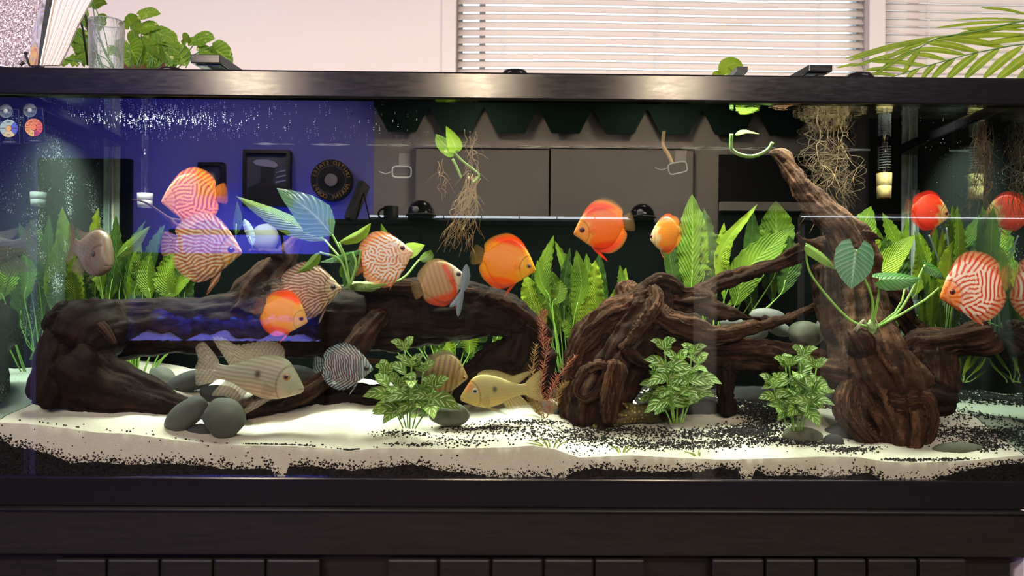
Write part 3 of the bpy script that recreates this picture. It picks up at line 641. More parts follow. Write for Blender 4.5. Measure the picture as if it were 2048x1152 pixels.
# ---- driftwood
def wood_mat(name, c0, c1, c2, rough=.8, bd=.003):
    q = Mat(name); q.b.inputs['Roughness'].default_value = rough; q.b.inputs['Specular IOR Level'].default_value = .10
    at = q.n('ShaderNodeAttribute', attribute_name='grain'); mp = q.n('ShaderNodeMapping'); mp.inputs['Scale'].default_value = (1.9, 1.9, 3.2); q.l(at.outputs['Vector'], mp.inputs[0])
    n1 = q.noise(mp.outputs[0], 2.2, 8, .70, .8); n2 = q.noise(q.coord(), 13, 5, .65)
    c = q.ramp(n1, [(.30, c0), (.5, c1), (.68, c2)]); mx = q.n('ShaderNodeMix', data_type='RGBA', blend_type='MULTIPLY'); mx.inputs[0].default_value = .85
    q.l(c, mx.inputs[6]); q.l(q.ramp(n2, [(.3, (.35, .33, .33)), (.65, (1.1, 1.0, .95))]), mx.inputs[7]); q.l(mx.outputs[2], q.b.inputs['Base Color'])
    n3 = q.noise(q.coord(), 380, 3, .7); ad = q.n('ShaderNodeMath', operation='MULTIPLY_ADD'); q.l(n3, ad.inputs[0]); ad.inputs[1].default_value = .3; q.l(n1, ad.inputs[2]); q.bump(ad.outputs[0], 1.0, bd); return q.m
m_wd = wood_mat('dark_driftwood', (.004, .002, .0014), (.010, .0045, .003), (.030, .0125, .007), .6, .002)
m_wr = wood_mat('brown_driftwood', (.010, .005, .003), (.052, .025, .014), (.20, .105, .060))
m_wm = wood_mat('mid_driftwood', (.007, .0035, .0022), (.028, .013, .0075), (.105, .052, .030))
def limb(name, spec, mat, par, seed=0, flut=.16, nfl=5, n=None, m_=40, flat=1.0, lump=.12, ends=(1, 1), fl=None):
    """spec rows: px, py, y, radius px. One tapering limb, fluted along its grain."""
    L = sum(math.hypot(spec[i + 1][0] - spec[i][0], spec[i + 1][1] - spec[i][1]) for i in range(len(spec) - 1))
    n = n or int(max(14, min(120, L / 4)))
    A = spline(spec, n); pts = [P(r[0], r[1], r[2]) for r in A]; gr = []; rad = [max(.001, r[3]) * S(r[2]) for r in A]
    _, T, N = frames(pts); v = []; uv = []; f = []; cum = 0
    for i in range(n):
        if i: cum += (pts[i] - pts[i - 1]).length
        B_ = T[i].cross(N[i]); e = 1.0
        te = i / (n - 1); 
        if ends[0] and te < .06: e = min(e, math.sqrt(max(.02, te / .06)))
        if ends[1] and te > .94: e = min(e, math.sqrt(max(.02, (1 - te) / .06)))
        for k in range(m_ + 1):
            a = 2 * PI * k / m_
            d = N[i] * math.cos(a) + B_ * math.sin(a)
            r = rad[i] * e
            w_ = Vector((math.cos(a) * nfl * .35, math.sin(a) * nfl * .35, cum * 5 + seed * 7.7))
            g1 = mn.noise(w_); g1 = 1 - abs(g1) * 2.6
            g2 = mn.noise(Vector((math.cos(a) * nfl * 1.3, math.sin(a) * nfl * 1.3, cum * 9 + seed)))
            k_ = 1 + flut * (g1 - .45) + flut * .55 * g2 + lump * mn.noise(pts[i] * 22 + Vector((seed, 0, 0)) + d * .8)
            q_ = pts[i] + d * r * k_
            q_.y = pts[i].y + (q_.y - pts[i].y) * flat
            q_.y = min(max(q_.y, .006), TD - .004); q_.x = min(max(q_.x, TX0 + .003), TX1 - .003)
            v.append(q_); uv.append((k / m_, cum * 4 + seed * .37)); gr.append((math.cos(a) + seed * 1.7, math.sin(a), cum * 2.2))
    for i in range(n - 1):
        for k in range(m_): f.append((i * (m_ + 1) + k, i * (m_ + 1) + k + 1, (i + 1) * (m_ + 1) + k + 1, (i + 1) * (m_ + 1) + k))
    for i0, rev in ((0, True), (n - 1, False)):
        c = len(v); s0 = sum((v[i0 * (m_ + 1) + k] for k in range(m_)), Vector()) / m_; v.append(s0); uv.append((.5, cum * 4 * (i0 > 0))); gr.append((seed * 1.7, 0, cum * 2.2 * (i0 > 0)))
        for k in range(m_):
            a_, b_ = i0 * (m_ + 1) + k, i0 * (m_ + 1) + k + 1; f.append((c, b_, a_) if rev else (c, a_, b_))
    if par.name in HEAP and name in ('trunk', 'root', 'branch', 'knot') and max(r[3] for r in spec) >= 11:
        h = HEAP[par.name]; n_ = len(h[0]); h[0] += v; h[1] += [tuple(i_ + n_ for i_ in q_) for q_ in f]; h[2] += gr; h[3] += [MI[mat.name]] * len(v); return None
    o = mobj(name, v, f, mat, par, True, uv); setgrain(o.data, gr); return o
HEAP = {}; MI = {'dark_driftwood': 0, 'mid_driftwood': 1, 'brown_driftwood': 2}
def setgrain(me, gr):
    a_ = me.attributes.new('grain', 'FLOAT_VECTOR', 'POINT'); a_.data.foreach_set('vector', np.asarray(gr, np.float32).ravel())
def fuse(par, vox, amp, name='wood_body'):
    """Grows the heaped limbs of one driftwood into one continuous body and carves grain into it."""
    from mathutils.kdtree import KDTree
    V, F, G, MM = HEAP[par.name]
    me = bpy.data.meshes.new('t'); me.from_pydata([tuple(v) for v in V], [], F)
    o = bpy.data.objects.new('t', me); C.objects.link(o)
    md = o.modifiers.new('r', 'REMESH'); md.mode = 'VOXEL'; md.voxel_size = vox
    ms = o.modifiers.new('s', 'SMOOTH'); ms.factor = .5; ms.iterations = 2
    dg = bpy.context.evaluated_depsgraph_get(); m2 = bpy.data.meshes.new_from_object(o.evaluated_get(dg)); bpy.data.objects.remove(o)
    kd = KDTree(len(V))
    for i, v in enumerate(V): kd.insert(v, i)
    kd.balance()
    n = len(m2.vertices); co = np.empty(n * 3); m2.vertices.foreach_get('co', co); co = co.reshape(-1, 3); no = np.empty(n * 3); m2.vertex_normals.foreach_get('vector', no); no = no.reshape(-1, 3)
    g2 = np.empty((n, 3)); vm = np.empty(n, int)
    for i in range(n):
        k = kd.find(co[i]); g = G[k[1]]; g2[i] = g; vm[i] = MM[k[1]]
        w1_ = mn.noise(Vector((g[0] * 2.2, g[1] * 2.2, g[2] * 2.0))); w2_ = mn.noise(Vector((g[0] * 6, g[1] * 6, g[2] * 5 + 4)))
        w3_ = mn.noise(Vector(co[i] * 45)); w4_ = mn.noise(Vector((g[0] * 15, g[1] * 15, g[2] * 7)))
        co[i] += no[i] * amp * ((.5 - abs(w1_) * 2.4) * 1.0 + (.3 - abs(w2_) * 2.0) * .8 + w3_ * 1.1 + w4_ * .55 + mn.noise(Vector(co[i] * 16)) * 1.3)
    co[:, 1] = np.clip(co[:, 1], .006, TD - .004); co[:, 0] = np.clip(co[:, 0], TX0 + .003, TX1 - .003)
    m2.vertices.foreach_set('co', co.ravel()); setgrain(m2, g2)
    m2.materials.clear()
    for k in (m_wd, m_wm, m_wr): m2.materials.append(k)
    m2.polygons.foreach_set('material_index', [int(vm[p.vertices[0]]) for p in m2.polygons]); m2.polygons.foreach_set('use_smooth', [True] * len(m2.polygons))
    ob = bpy.data.objects.new(name, m2); C.objects.link(ob); ob.parent = par; ob.matrix_parent_inverse = Matrix.Translation(-par.location)
    m2.update(); return ob
def heap(o): HEAP[o.name] = [[], [], [], []]; KEEP.append(o); return o
KEEP = []
# left log
w1 = heap(empty('driftwood_log', P(260, 840, .15), 'big dark driftwood log with a slanted sawn end at the left', 'driftwood'))
limb('trunk', [(132, 698, .09, 40), (150, 672, .10, 68), (185, 660, .13, 68), (210, 660, .17, 62), (300, 655, .18, 60), (400, 655, .19, 60), (480, 648, .20, 66), (560, 636, .21, 84), (650, 640, .22, 74), (740, 634, .22, 60)], m_wd, w1, 1, .10, 4, m_=64, flat=.62, lump=.05, ends=(1, 0))
limb('root', [(142, 735, .10, 74), (154, 744, .10, 78), (195, 768, .11, 66), (260, 788, .12, 52), (330, 808, .11, 34), (390, 828, .11, 22), (420, 840, .11, 12)], m_wd, w1, 2, .12, 4, m_=64, flat=.7, lump=.06, ends=(1, 1))
limb('root', [(128, 600, .11, 12), (122, 640, .10, 28), (110, 700, .085, 34), (96, 765, .075, 38), (86, 796, .07, 34), (80, 808, .07, 24)], m_wd, w1, 41, .08, 4, m_=40, flat=.8, ends=(1, 1))
limb('branch', [(500, 640, .2, 56), (520, 585, .22, 44), (560, 535, .24, 30), (580, 500, .26, 18), (603, 470, .27, 10), (622, 458, .27, 5)], m_wm, w1, 3, .25, 5, m_=48, ends=(0, 1))
limb('branch', [(470, 600, .2, 20), (520, 560, .22, 18), (560, 520, .22, 13), (545, 508, .2, 8), (490, 500, .18, 4)], m_wd, w1, 4, .25, 5, m_=28)
limb('stub', [(185, 640, .10, 13), (205, 655, .085, 11), (222, 676, .08, 8), (230, 690, .08, 4)], m_wm, w1, 5, .15, 4, m_=24)
limb('twig', [(462, 505, .22, 3), (420, 470, .2, 3), (370, 445, .18, 3.5), (340, 438, .17, 4), (320, 424, .16, 2.6), (290, 405, .15, 1.9), (262, 398, .15, 1.2)], m_wr, w1, 6, .1, 3, m_=12)
limb('twig', [(340, 434, .17, 2.5), (350, 450, .17, 6), (358, 455, .17, 5), (353, 466, .16, 1.5)], m_wr, w1, 7, .1, 3, m_=12)
# centre log
w2 = heap(empty('driftwood_arch', P(800, 830, .2), 'dark arching driftwood in the centre behind the orange discus', 'driftwood'))
limb('trunk', [(590, 620, .25, 46), (650, 625, .25, 58), (730, 632, .24, 64), (820, 628, .23, 66), (900, 624, .22, 56), (970, 622, .22, 50), (1030, 640, .22, 38), (1075, 668, .22, 28), (1100, 700, .22, 14)], m_wd, w2, 8, .16, 5, m_=64, flat=.7, ends=(0, 1))
limb('branch', [(770, 625, .2, 26), (745, 650, .19, 22), (722, 685, .18, 26), (700, 710, .18, 22), (668, 735, .17, 17), (640, 765, .16, 17), (606, 785, .15, 20), (560, 800, .14, 20), (500, 815, .13, 22), (440, 830, .13, 16)], m_wm, w2, 9, .18, 5, m_=40)
limb('branch', [(700, 715, .19, 10), (740, 722, .18, 6), (772, 720, .17, 3)], m_wr, w2, 10, .1, 4, m_=14)
limb('root', [(1050, 650, .22, 30), (1040, 700, .23, 40), (1010, 720, .24, 38), (960, 760, .25, 40), (900, 790, .25, 34), (800, 812, .24, 44), (700, 806, .22, 46), (600, 818, .2, 40), (520, 835, .18, 30), (480, 845, .18, 18)], m_wd, w2, 11, .16, 5, m_=56, flat=.8, ends=(0, 1))
limb('branch', [(960, 590, .2, 12), (1000, 600, .2, 14), (1040, 625, .2, 12), (1072, 650, .2, 11), (1096, 672, .2, 8), (1088, 690, .2, 3)], m_wm, w2, 12, .3, 5, m_=28)
limb('branch', [(700, 586, .22, 14), (740, 578, .2, 12), (800, 574, .19, 14), (850, 580, .19, 16), (930, 586, .2, 12), (985, 596, .2, 8)], m_wm, w2, 13, .35, 5, m_=28)
limb('root', [(1060, 760, .22, 14), (1020, 756, .2, 12), (990, 748, .19, 7), (975, 735, .19, 2)], m_wm, w2, 14, .2, 4, m_=20)
limb('root', [(1095, 690, .23, 26), (1075, 730, .24, 40), (1060, 770, .25, 44), (1050, 820, .26, 30)], m_wd, w2, 15, .2, 5, m_=40)
# right-centre root stump
w3 = heap(empty('driftwood_stump', P(1250, 850, .18), 'rugged brown driftwood stump with gnarled roots right of centre', 'driftwood'))
limb('trunk', [(1312, 560, .22, 10), (1308, 585, .22, 40), (1300, 615, .22, 50), (1275, 650, .21, 56), (1248, 690, .2, 60), (1222, 740, .19, 62), (1205, 790, .18, 66), (1195, 835, .18, 64), (1190, 868, .18, 50)], m_wm, w3, 16, .22, 7, m_=72, ends=(1, 1))
limb('root', [(1335, 590, .2, 26), (1270, 612, .2, 30), (1210, 640, .19, 30), (1170, 675, .18, 26), (1150, 710, .18, 20), (1138, 760, .18, 16), (1136, 810, .18, 18), (1150, 846, .18, 18)], m_wr, w3, 17, .25, 7, m_=48)
limb('root', [(1262, 560, .24, 10), (1250, 580, .24, 20), (1280, 600, .23, 26), (1340, 600, .22, 30), (1400, 598, .22, 26), (1430, 585, .22, 12)], m_wr, w3, 18, .4, 6, m_=44)
limb('branch', [(1380, 600, .24, 26), (1430, 570, .25, 18), (1500, 545, .26, 15), (1560, 523, .27, 16), (1610, 500, .27, 17), (1660, 482, .27, 16), (1700, 470, .27, 12)], m_wm, w3, 19, .3, 6, m_=40)
limb('root', [(1300, 610, .19, 18), (1330, 640, .18, 26), (1385, 660, .17, 24), (1440, 668, .17, 16), (1500, 655, .18, 12), (1560, 640, .19, 10), (1620, 620, .22, 10), (1672, 592, .24, 10)], m_wr, w3, 20, .4, 6, m_=36)
limb('root', [(1380, 605, .22, 20), (1430, 622, .22, 16), (1480, 632, .23, 10), (1540, 640, .24, 6), (1580, 640, .24, 3)], m_wm, w3, 21, .3, 5, m_=28)
limb('root', [(1310, 680, .2, 22), (1350, 700, .2, 26), (1420, 710, .2, 26), (1500, 712, .2, 30), (1580, 720, .2, 30), (1680, 735, .2, 26)], m_wm, w3, 22, .35, 6, m_=44)
limb('root', [(1440, 690, .2, 24), (1450, 740, .2, 22), (1453, 790, .2, 19), (1456, 836, .2, 18)], m_wd, w3, 23, .18, 5, m_=36)
limb('root', [(1215, 728, .12, 9), (1180, 735, .12, 11), (1160, 755, .12, 10), (1152, 785, .12, 8), (1172, 798, .12, 9), (1200, 778, .12, 9), (1216, 748, .12, 12), (1228, 725, .12, 12)], m_wr, w3, 24, .35, 5, m_=24)
limb('root', [(1232, 720, .11, 16), (1228, 760, .11, 20), (1222, 800, .11, 22), (1215, 850, .12, 16)], m_wr, w3, 25, .2, 7, m_=40)
limb('root', [(1250, 700, .12, 10), (1275, 720, .12, 12), (1310, 740, .13, 12), (1330, 790, .14, 20), (1340, 840, .15, 24)], m_wm, w3, 26, .2, 6, m_=30)
limb('root', [(1300, 570, .17, 9), (1312, 600, .15, 15), (1290, 640, .13, 14), (1262, 680, .12, 10), (1240, 700, .12, 8)], m_wr, w3, 27, .25, 7, m_=30)
limb('branch', [(1290, 575, .2, 10), (1320, 563, .2, 14), (1350, 572, .2, 14), (1370, 590, .2, 8)], m_wm, w3, 28, .3, 6, m_=30)
# right driftwood
w4 = heap(empty('tall_driftwood', P(1790, 915, .1), 'tall leaning driftwood trunk rising to the water at the right', 'driftwood'))
limb('trunk', [(1536, 306, .24, 8), (1556, 310, .24, 14), (1585, 345, .24, 19), (1612, 385, .23, 22), (1648, 425, .22, 30), (1690, 470, .21, 40), (1712, 520, .2, 44), (1720, 590, .19, 50), (1728, 660, .17, 62), (1745, 730, .15, 80), (1780, 790, .13, 84), (1800, 850, .11, 70), (1802, 900, .10, 50), (1800, 925, .10, 30)], m_wr, w4, 29, .12, 7, m_=80, flat=.8, ends=(1, 1))
limb('branch', [(1700, 478, .2, 18), (1730, 470, .19, 8), (1755, 474, .18, 5), (1765, 482, .18, 2)], m_wr, w4, 30, .3, 5, m_=20)
limb('branch', [(1640, 500, .22, 20), (1605, 480, .21, 9), (1596, 470, .2, 5), (1603, 462, .2, 2)], m_wr, w4, 31, .3, 5, m_=20)
limb('branch', [(1655, 520, .2, 28), (1660, 590, .2, 34), (1680, 650, .18, 34), (1700, 700, .16, 26)], m_wm, w4, 32, .2, 5, m_=36)
limb('branch', [(1740, 560, .2, 30), (1790, 600, .2, 24), (1815, 640, .2, 20), (1850, 680, .19, 26), (1890, 700, .17, 24)], m_wm, w4, 33, .25, 6, m_=40)
limb('branch', [(1790, 730, .16, 40), (1840, 700, .16, 40), (1890, 688, .13, 30), (1930, 680, .11, 32), (1965, 674, .09, 36), (1988, 664, .085, 30)], m_wm, w4, 34, .14, 5, m_=56, ends=(0, 1))
limb('root', [(1870, 690, .14, 36), (1878, 740, .13, 34), (1885, 780, .12, 32), (1895, 800, .12, 20)], m_wm, w4, 35, .16, 5, m_=44)
limb('root', [(1780, 740, .12, 40), (1820, 780, .11, 34), (1870, 800, .11, 34), (1915, 800, .11, 24)], m_wd, w4, 36, .12, 5, m_=44)
limb('root', [(1700, 760, .12, 20), (1690, 810, .11, 24), (1710, 850, .10, 22), (1750, 890, .09, 18), (1780, 915, .09, 10)], m_wr, w4, 37, .3, 6, m_=36)
limb('root', [(1740, 780, .10, 18), (1790, 800, .085, 24), (1840, 800, .085, 22), (1850, 850, .09, 26), (1830, 900, .10, 20)], m_wr, w4, 38, .25, 6, m_=40)
limb('knot', [(1700, 660, .12, 10), (1712, 672, .11, 22), (1722, 690, .11, 26), (1730, 712, .11, 16)], m_wm, w4, 39, .1, 4, m_=32)
limb('root', [(1560, 735, .16, 14), (1620, 738, .15, 24), (1690, 752, .14, 30), (1740, 775, .12, 26)], m_wm, w4, 40, .2, 5, m_=40)
# log lying in the far right corner
for w_, vx, am in ((w1, .0045, .0028), (w2, .0045, .0042), (w3, .0032, .0046), (w4, .0035, .0040)): fuse(w_, vx, am)
# ================================================================ PLANTS
def leaf_mat(name, c0, c1, vein, vs=22, vamt=.5, rough=.5, tl=.4, spotc=None, bumps=.5):
    """Leaf skin: midrib and side veins from the leaf's own UV (u across -1..1, v along)."""
    q = Mat(name); q.b.inputs['Roughness'].default_value = rough; q.b.inputs['Specular IOR Level'].default_value = .22
    t = q.n('ShaderNodeTexCoord'); sp = q.n('ShaderNodeSeparateXYZ'); q.l(t.outputs['UV'], sp.inputs[0])
    ab = q.n('ShaderNodeMath', operation='ABSOLUTE'); q.l(sp.outputs[0], ab.inputs[0])
    m1 = q.n('ShaderNodeMath', operation='MULTIPLY_ADD'); q.l(ab.outputs[0], m1.inputs[0]); m1.inputs[1].default_value = -.30; q.l(sp.outputs[1], m1.inputs[2])
    nz = q.noise(t.outputs['Object'], 30, 2); m1b = q.n('ShaderNodeMath', operation='MULTIPLY_ADD'); q.l(nz, m1b.inputs[0]); m1b.inputs[1].default_value = .05; q.l(m1.outputs[0], m1b.inputs[2])
    m2 = q.n('ShaderNodeMath', operation='MULTIPLY'); q.l(m1b.outputs[0], m2.inputs[0]); m2.inputs[1].default_value = vs * 6.283
    sn = q.n('ShaderNodeMath', operation='SINE'); q.l(m2.outputs[0], sn.inputs[0])
    side = q.ramp(sn.outputs[0], [(.55, (0, 0, 0)), (.97, (1, 1, 1))]); mid = q.ramp(ab.outputs[0], [(.03, (1, 1, 1)), (.09, (0, 0, 0))])
    mxv = q.n('ShaderNodeMath', operation='MAXIMUM'); sc_ = q.n('ShaderNodeMath', operation='MULTIPLY'); q.l(side, sc_.inputs[0]); sc_.inputs[1].default_value = vamt; q.l(sc_.outputs[0], mxv.inputs[0]); q.l(mid, mxv.inputs[1])
    n2 = q.noise(t.outputs['Object'], 16, 4, .6); base = q.ramp(n2, [(.3, c0), (.7, c1)])
    if spotc:
        n3 = q.noise(t.outputs['Object'], 60, 2); th = q.ramp(n3, [(.62, (0, 0, 0)), (.72, (1, 1, 1))]); mm = q.n('ShaderNodeMix', data_type='RGBA'); q.l(th, mm.inputs[0]); q.l(base, mm.inputs[6]); mm.inputs[7].default_value = (*spotc, 1); base = mm.outputs[2]
    mx = q.n('ShaderNodeMix', data_type='RGBA'); q.l(mxv.outputs[0], mx.inputs[0]); q.l(base, mx.inputs[6]); mx.inputs[7].default_value = (*vein, 1)
    q.l(mx.outputs[2], q.b.inputs['Base Color']); q.bump(sn.outputs[0], bumps, .0012)
    tr = q.n('ShaderNodeBsdfTranslucent'); q.l(mx.outputs[2], tr.inputs[0]); ms = q.n('ShaderNodeMixShader', i_0=tl); q.l(q.b.outputs[0], ms.inputs[1]); q.l(tr.outputs[0], ms.inputs[2]); q.l(ms.outputs[0], q.out.inputs[0])
    return q.m
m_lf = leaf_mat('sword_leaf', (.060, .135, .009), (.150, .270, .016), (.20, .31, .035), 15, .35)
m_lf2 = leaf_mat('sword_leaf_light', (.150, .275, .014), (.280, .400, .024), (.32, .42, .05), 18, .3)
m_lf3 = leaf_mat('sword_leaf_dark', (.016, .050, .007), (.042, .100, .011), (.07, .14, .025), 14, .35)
m_anu = leaf_mat('anubias_leaf', (.022, .10, .018), (.055, .18, .028), (.12, .26, .08), 9, .45, .28, .25)
m_anu2 = leaf_mat('glossy_leaf', (.05, .15, .075), (.10, .22, .12), (.24, .36, .25), 9, .5, .2, .2)
m_stem = simple('green_stem', (.20, .40, .07), .45, .4, .2, 30); m_stemd = simple('dark_green_stem', (.07, .18, .04), .5, .4, .2, 30)
m_pale = simple('pale_leaf', (.17, .23, .27), .4, .5, .1, 60)
m_pothos = leaf_mat('pothos_leaf', (.08, .19, .012), (.19, .34, .022), (.27, .40, .05), 6, .2, .35, .35, (.50, .58, .18))
m_palm = leaf_mat('palm_leaf', (.13, .23, .010), (.30, .40, .025), (.42, .48, .06), 0.001, .0, .4, .4)
m_var = Mat('silver_veined_leaf')
def silver():
    q = m_var; q.b.inputs['Roughness'].default_value = .5; q.b.inputs['Specular IOR Level'].default_value = .25; t = q.n('ShaderNodeTexCoord'); sp = q.n('ShaderNodeSeparateXYZ'); q.l(t.outputs['UV'], sp.inputs[0])
    ab = q.n('ShaderNodeMath', operation='ABSOLUTE'); q.l(sp.outputs[0], ab.inputs[0]); m1 = q.n('ShaderNodeMath', operation='MULTIPLY_ADD'); q.l(ab.outputs[0], m1.inputs[0]); m1.inputs[1].default_value = -.35; q.l(sp.outputs[1], m1.inputs[2])
    m2 = q.n('ShaderNodeMath', operation='MULTIPLY'); q.l(m1.outputs[0], m2.inputs[0]); m2.inputs[1].default_value = 4.5 * 6.283; sn = q.n('ShaderNodeMath', operation='SINE'); q.l(m2.outputs[0], sn.inputs[0])
    a = q.ramp(sn.outputs[0], [(.62, (0, 0, 0)), (.85, (1, 1, 1))]); b = q.ramp(ab.outputs[0], [(.08, (0, 0, 0)), (.18, (1, 1, 1)), (.68, (1, 1, 1)), (.86, (0, 0, 0))]); mm = q.n('ShaderNodeMath', operation='MULTIPLY'); q.l(a, mm.inputs[0]); q.l(b, mm.inputs[1])
    n2 = q.noise(t.outputs['Object'], 40, 3); base = q.ramp(n2, [(.3, (.055, .135, .014)), (.7, (.17, .31, .030))]); mx = q.n('ShaderNodeMix', data_type='RGBA'); q.l(mm.outputs[0], mx.inputs[0]); q.l(base, mx.inputs[6]); mx.inputs[7].default_value = (.62, .70, .42, 1)
    q.l(mx.outputs[2], q.b.inputs['Base Color']); tr = q.n('ShaderNodeBsdfTranslucent'); q.l(mx.outputs[2], tr.inputs[0]); ms = q.n('ShaderNodeMixShader', i_0=.3); q.l(q.b.outputs[0], ms.inputs[1]); q.l(tr.outputs[0], ms.inputs[2]); q.l(ms.outputs[0], q.out.inputs[0]); q.bump(sn.outputs[0], .4, .001)
silver(); m_var = m_var.m
SH = {'sword': ([0, .08, .22, .42, .62, .80, .92, .975, 1], [.10, .38, .78, 1, .92, .64, .30, .12, .0]), 'strap': ([0, .1, .3, .6, .85, .95, 1], [.2, .6, .92, 1, .72, .36, 0]), 'heart': ([0, .03, .12, .3, .5, .75, .92, 1], [.35, .72, .97, 1, .90, .56, .2, 0]), 'ovate': ([0, .12, .35, .6, .85, 1], [.08, .62, 1, .82, .36, 0]), 'needle': ([0, .1, .5, .9, 1], [.5, 1, 1, .6, 0])}
def leaf(name, pts, W, mat, par, shape='sword', face=(0, -1, .25), ruff=0.0, cup=.12, nl=26, nw=8, seed=0, lobe=0.0):
    """pts: world points along the midrib; W: half width (m); face: where the upper side looks."""
    A = spline([tuple(p) for p in pts], nl); A = [Vector(a) for a in A]; _, T, _n = frames(A); v = []; uv = []; f = []
    fc = Vector(face).normalized(); rs = random.Random(seed * 13 + 1); p1, p2 = rs.uniform(0, 6), rs.uniform(0, 6); fr = rs.uniform(9, 13)
    for i in range(nl):
        t = i / (nl - 1); w_ = W * float(np.interp(t, *SH[shape])); sd = T[i].cross(fc); 
        if sd.length < .05: sd = T[i].cross(Vector((1, 0, .1)))
        sd.normalize(); up = sd.cross(T[i]).normalized()
        for j in range(nw + 1):
            u = j / nw * 2 - 1; s2 = 1 if u > 0 else -1
            rf = ruff * W * abs(u) ** 2 * (math.sin(fr * 6 * t + (p1 if u > 0 else p2)) + .5 * math.sin(fr * 13 * t + p2)) * min(1, t * 5, (1 - t) * 8)
            wj = w_ * (1 + ruff * .35 * abs(u) ** 3 * math.sin(fr * 7 * t + (p2 if u > 0 else p1)))
            back = -T[i] * (lobe * W * abs(u) ** 1.5 * max(0, 1 - t * 5))
            v.append(A[i] + sd * (u * wj) + up * (cup * w_ * abs(u) ** 1.4 + rf) + back); uv.append((u, t))
    for i in range(nl - 1):
        for j in range(nw): k = i * (nw + 1) + j; f.append((k, k + 1, k + nw + 2, k + nw + 1))
    return mobj(name, v, f, mat, par, True, uv)
def PP(l, y0, y1=None):
    y1 = y0 if y1 is None else y1; n = len(l); return [P(a, b, min(TD - .012, y0 + (y1 - y0) * i / max(1, n - 1))) for i, (a, b) in enumerate(l)]
def stemmed(par, root, base, tip, y, w, mat, bend=0, ruff=.16, seed=0, face=None, shape='sword', rad=1.5, yt=None, smat=None):
    """A leaf on its stalk, px coordinates: root (at the plant's foot), base of the blade, tip."""
    yt = y if yt is None else yt; mx_, my_ = (base[0] + tip[0]) / 2 + bend, (base[1] + tip[1]) / 2
    pl_ = PP([base, (mx_, my_), tip], y, yt); rs = random.Random(seed)
    face = face or (rs.uniform(-.35, .35), -1, rs.uniform(.1, .5))
    o = leaf('leaf', pl_, w * S(y), mat, par, shape, face, ruff, .18, 26, 8, seed)
    sp = PP([root, ((root[0] + base[0]) / 2 + rs.uniform(-4, 4), (root[1] + base[1]) / 2), base, ((base[0] + mx_) / 2, (base[1] + my_) / 2)], y)
    q = MB(); q.tube([Vector(a) for a in spline([tuple(p) for p in sp], 12)], [rad * S(y) * (1 - .05 * i) for i in range(12)], 7); q.build('stalk', smat or m_stem, par, True)
    return o
def plant(name, px, py, y, lab, grp=None): return empty(name, P(px, py, y), lab, 'plant', grp)
MS = [m_lf, m_lf2, m_lf3]; GS = 'sword plants at the back'
def clump(lab, foot, rows, y, grp=GS):
    p_ = plant('sword_plant', foot[0], foot[1], y, lab, grp)
    for i, r in enumerate(rows):
        base, tip, w, mi = r[0], r[1], r[2], r[3]; bend = r[4] if len(r) > 4 else 0; rf = r[5] * 1.35 if len(r) > 5 else .16; yy = y + (r[6] if len(r) > 6 else random.uniform(-.03, .03))
        stemmed(p_, (foot[0] + (base[0] - foot[0]) * .3 + random.uniform(-5, 5), foot[1]), base, tip, min(max(yy, .02), TD - .02), w, MS[mi], bend, rf, seed=int(base[0] + tip[1]))
    rs = random.Random(len(rows) * 7 + int(foot[0])); xs_ = [r[0][0] for r in rows]; tp_ = min(r[1][1] for r in rows)
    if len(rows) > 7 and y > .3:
        for k in range(7):          # filler leaves deep inside the clump, shade put into their dark green
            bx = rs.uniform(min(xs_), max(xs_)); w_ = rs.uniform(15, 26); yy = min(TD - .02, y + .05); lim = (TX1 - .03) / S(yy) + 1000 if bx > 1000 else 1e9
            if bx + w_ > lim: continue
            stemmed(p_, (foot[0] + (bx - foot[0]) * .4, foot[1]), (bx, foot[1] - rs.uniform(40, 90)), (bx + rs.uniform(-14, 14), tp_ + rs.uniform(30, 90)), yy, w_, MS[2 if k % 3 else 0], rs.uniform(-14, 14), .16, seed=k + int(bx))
    return p_
clump('broad leaved sword plant in the back corner at the left end', (215, 720), [((205, 590), (196, 415), 18, 1, -10), ((190, 590), (182, 470), 22, 0, 8), ((172, 600), (160, 500), 24, 0, -8), ((185, 600), (176, 530), 20, 2, 5), ((218, 600), (232, 430), 14, 2, 6), ((175, 640), (168, 560), 20, 2), ((160, 620), (150, 480), 22, 1, -4, .12, -.08), ((150, 620), (140, 540), 22, 0, 4, .12, -.08)], .33)
clump('sword plant with bright leaves behind the left log', (270, 745), [((250, 590), (220, 468), 18, 1, -8), ((200, 585), (215, 500), 16, 1), ((268, 590), (278, 500), 20, 0, 8, .2), ((285, 592), (330, 448), 15, 2, -10), ((238, 595), (292, 440), 11, 2, -16), ((300, 600), (300, 505), 19, 0, -6), ((340, 600), (352, 505), 26, 0, -14), ((330, 600), (390, 545), 16, 0, -6), ((230, 598), (182, 545), 16, 1, -4), ((365, 605), (372, 520), 18, 2, 6), ((300, 560), (322, 450), 7, 2, 0), ((215, 600), (240, 545), 15, 1), ((262, 740), (254, 690), 7, 1), ((272, 742), (270, 690), 6, 0), ((248, 742), (238, 705), 6, 1)], .36)
clump('sword plant in the shadow of the centre arch with a ribbed lime leaf', (900, 760), [((905, 712), (884, 655), 18, 1, -4, .22), ((938, 708), (937, 648), 19, 1, 2, .28), ((880, 700), (877, 660), 16, 2), ((990, 690), (1000, 625), 12, 0, 4), ((985, 684), (1012, 640), 13, 0, 6, .2), ((840, 700), (830, 668), 10, 2), ((815, 705), (806, 672), 5, 2), ((850, 705), (846, 655), 5, 2), ((795, 705), (812, 665), 5, 2), ((862, 690), (868, 640), 5, 0), ((1010, 700), (1045, 690), 9, 0)], .38)
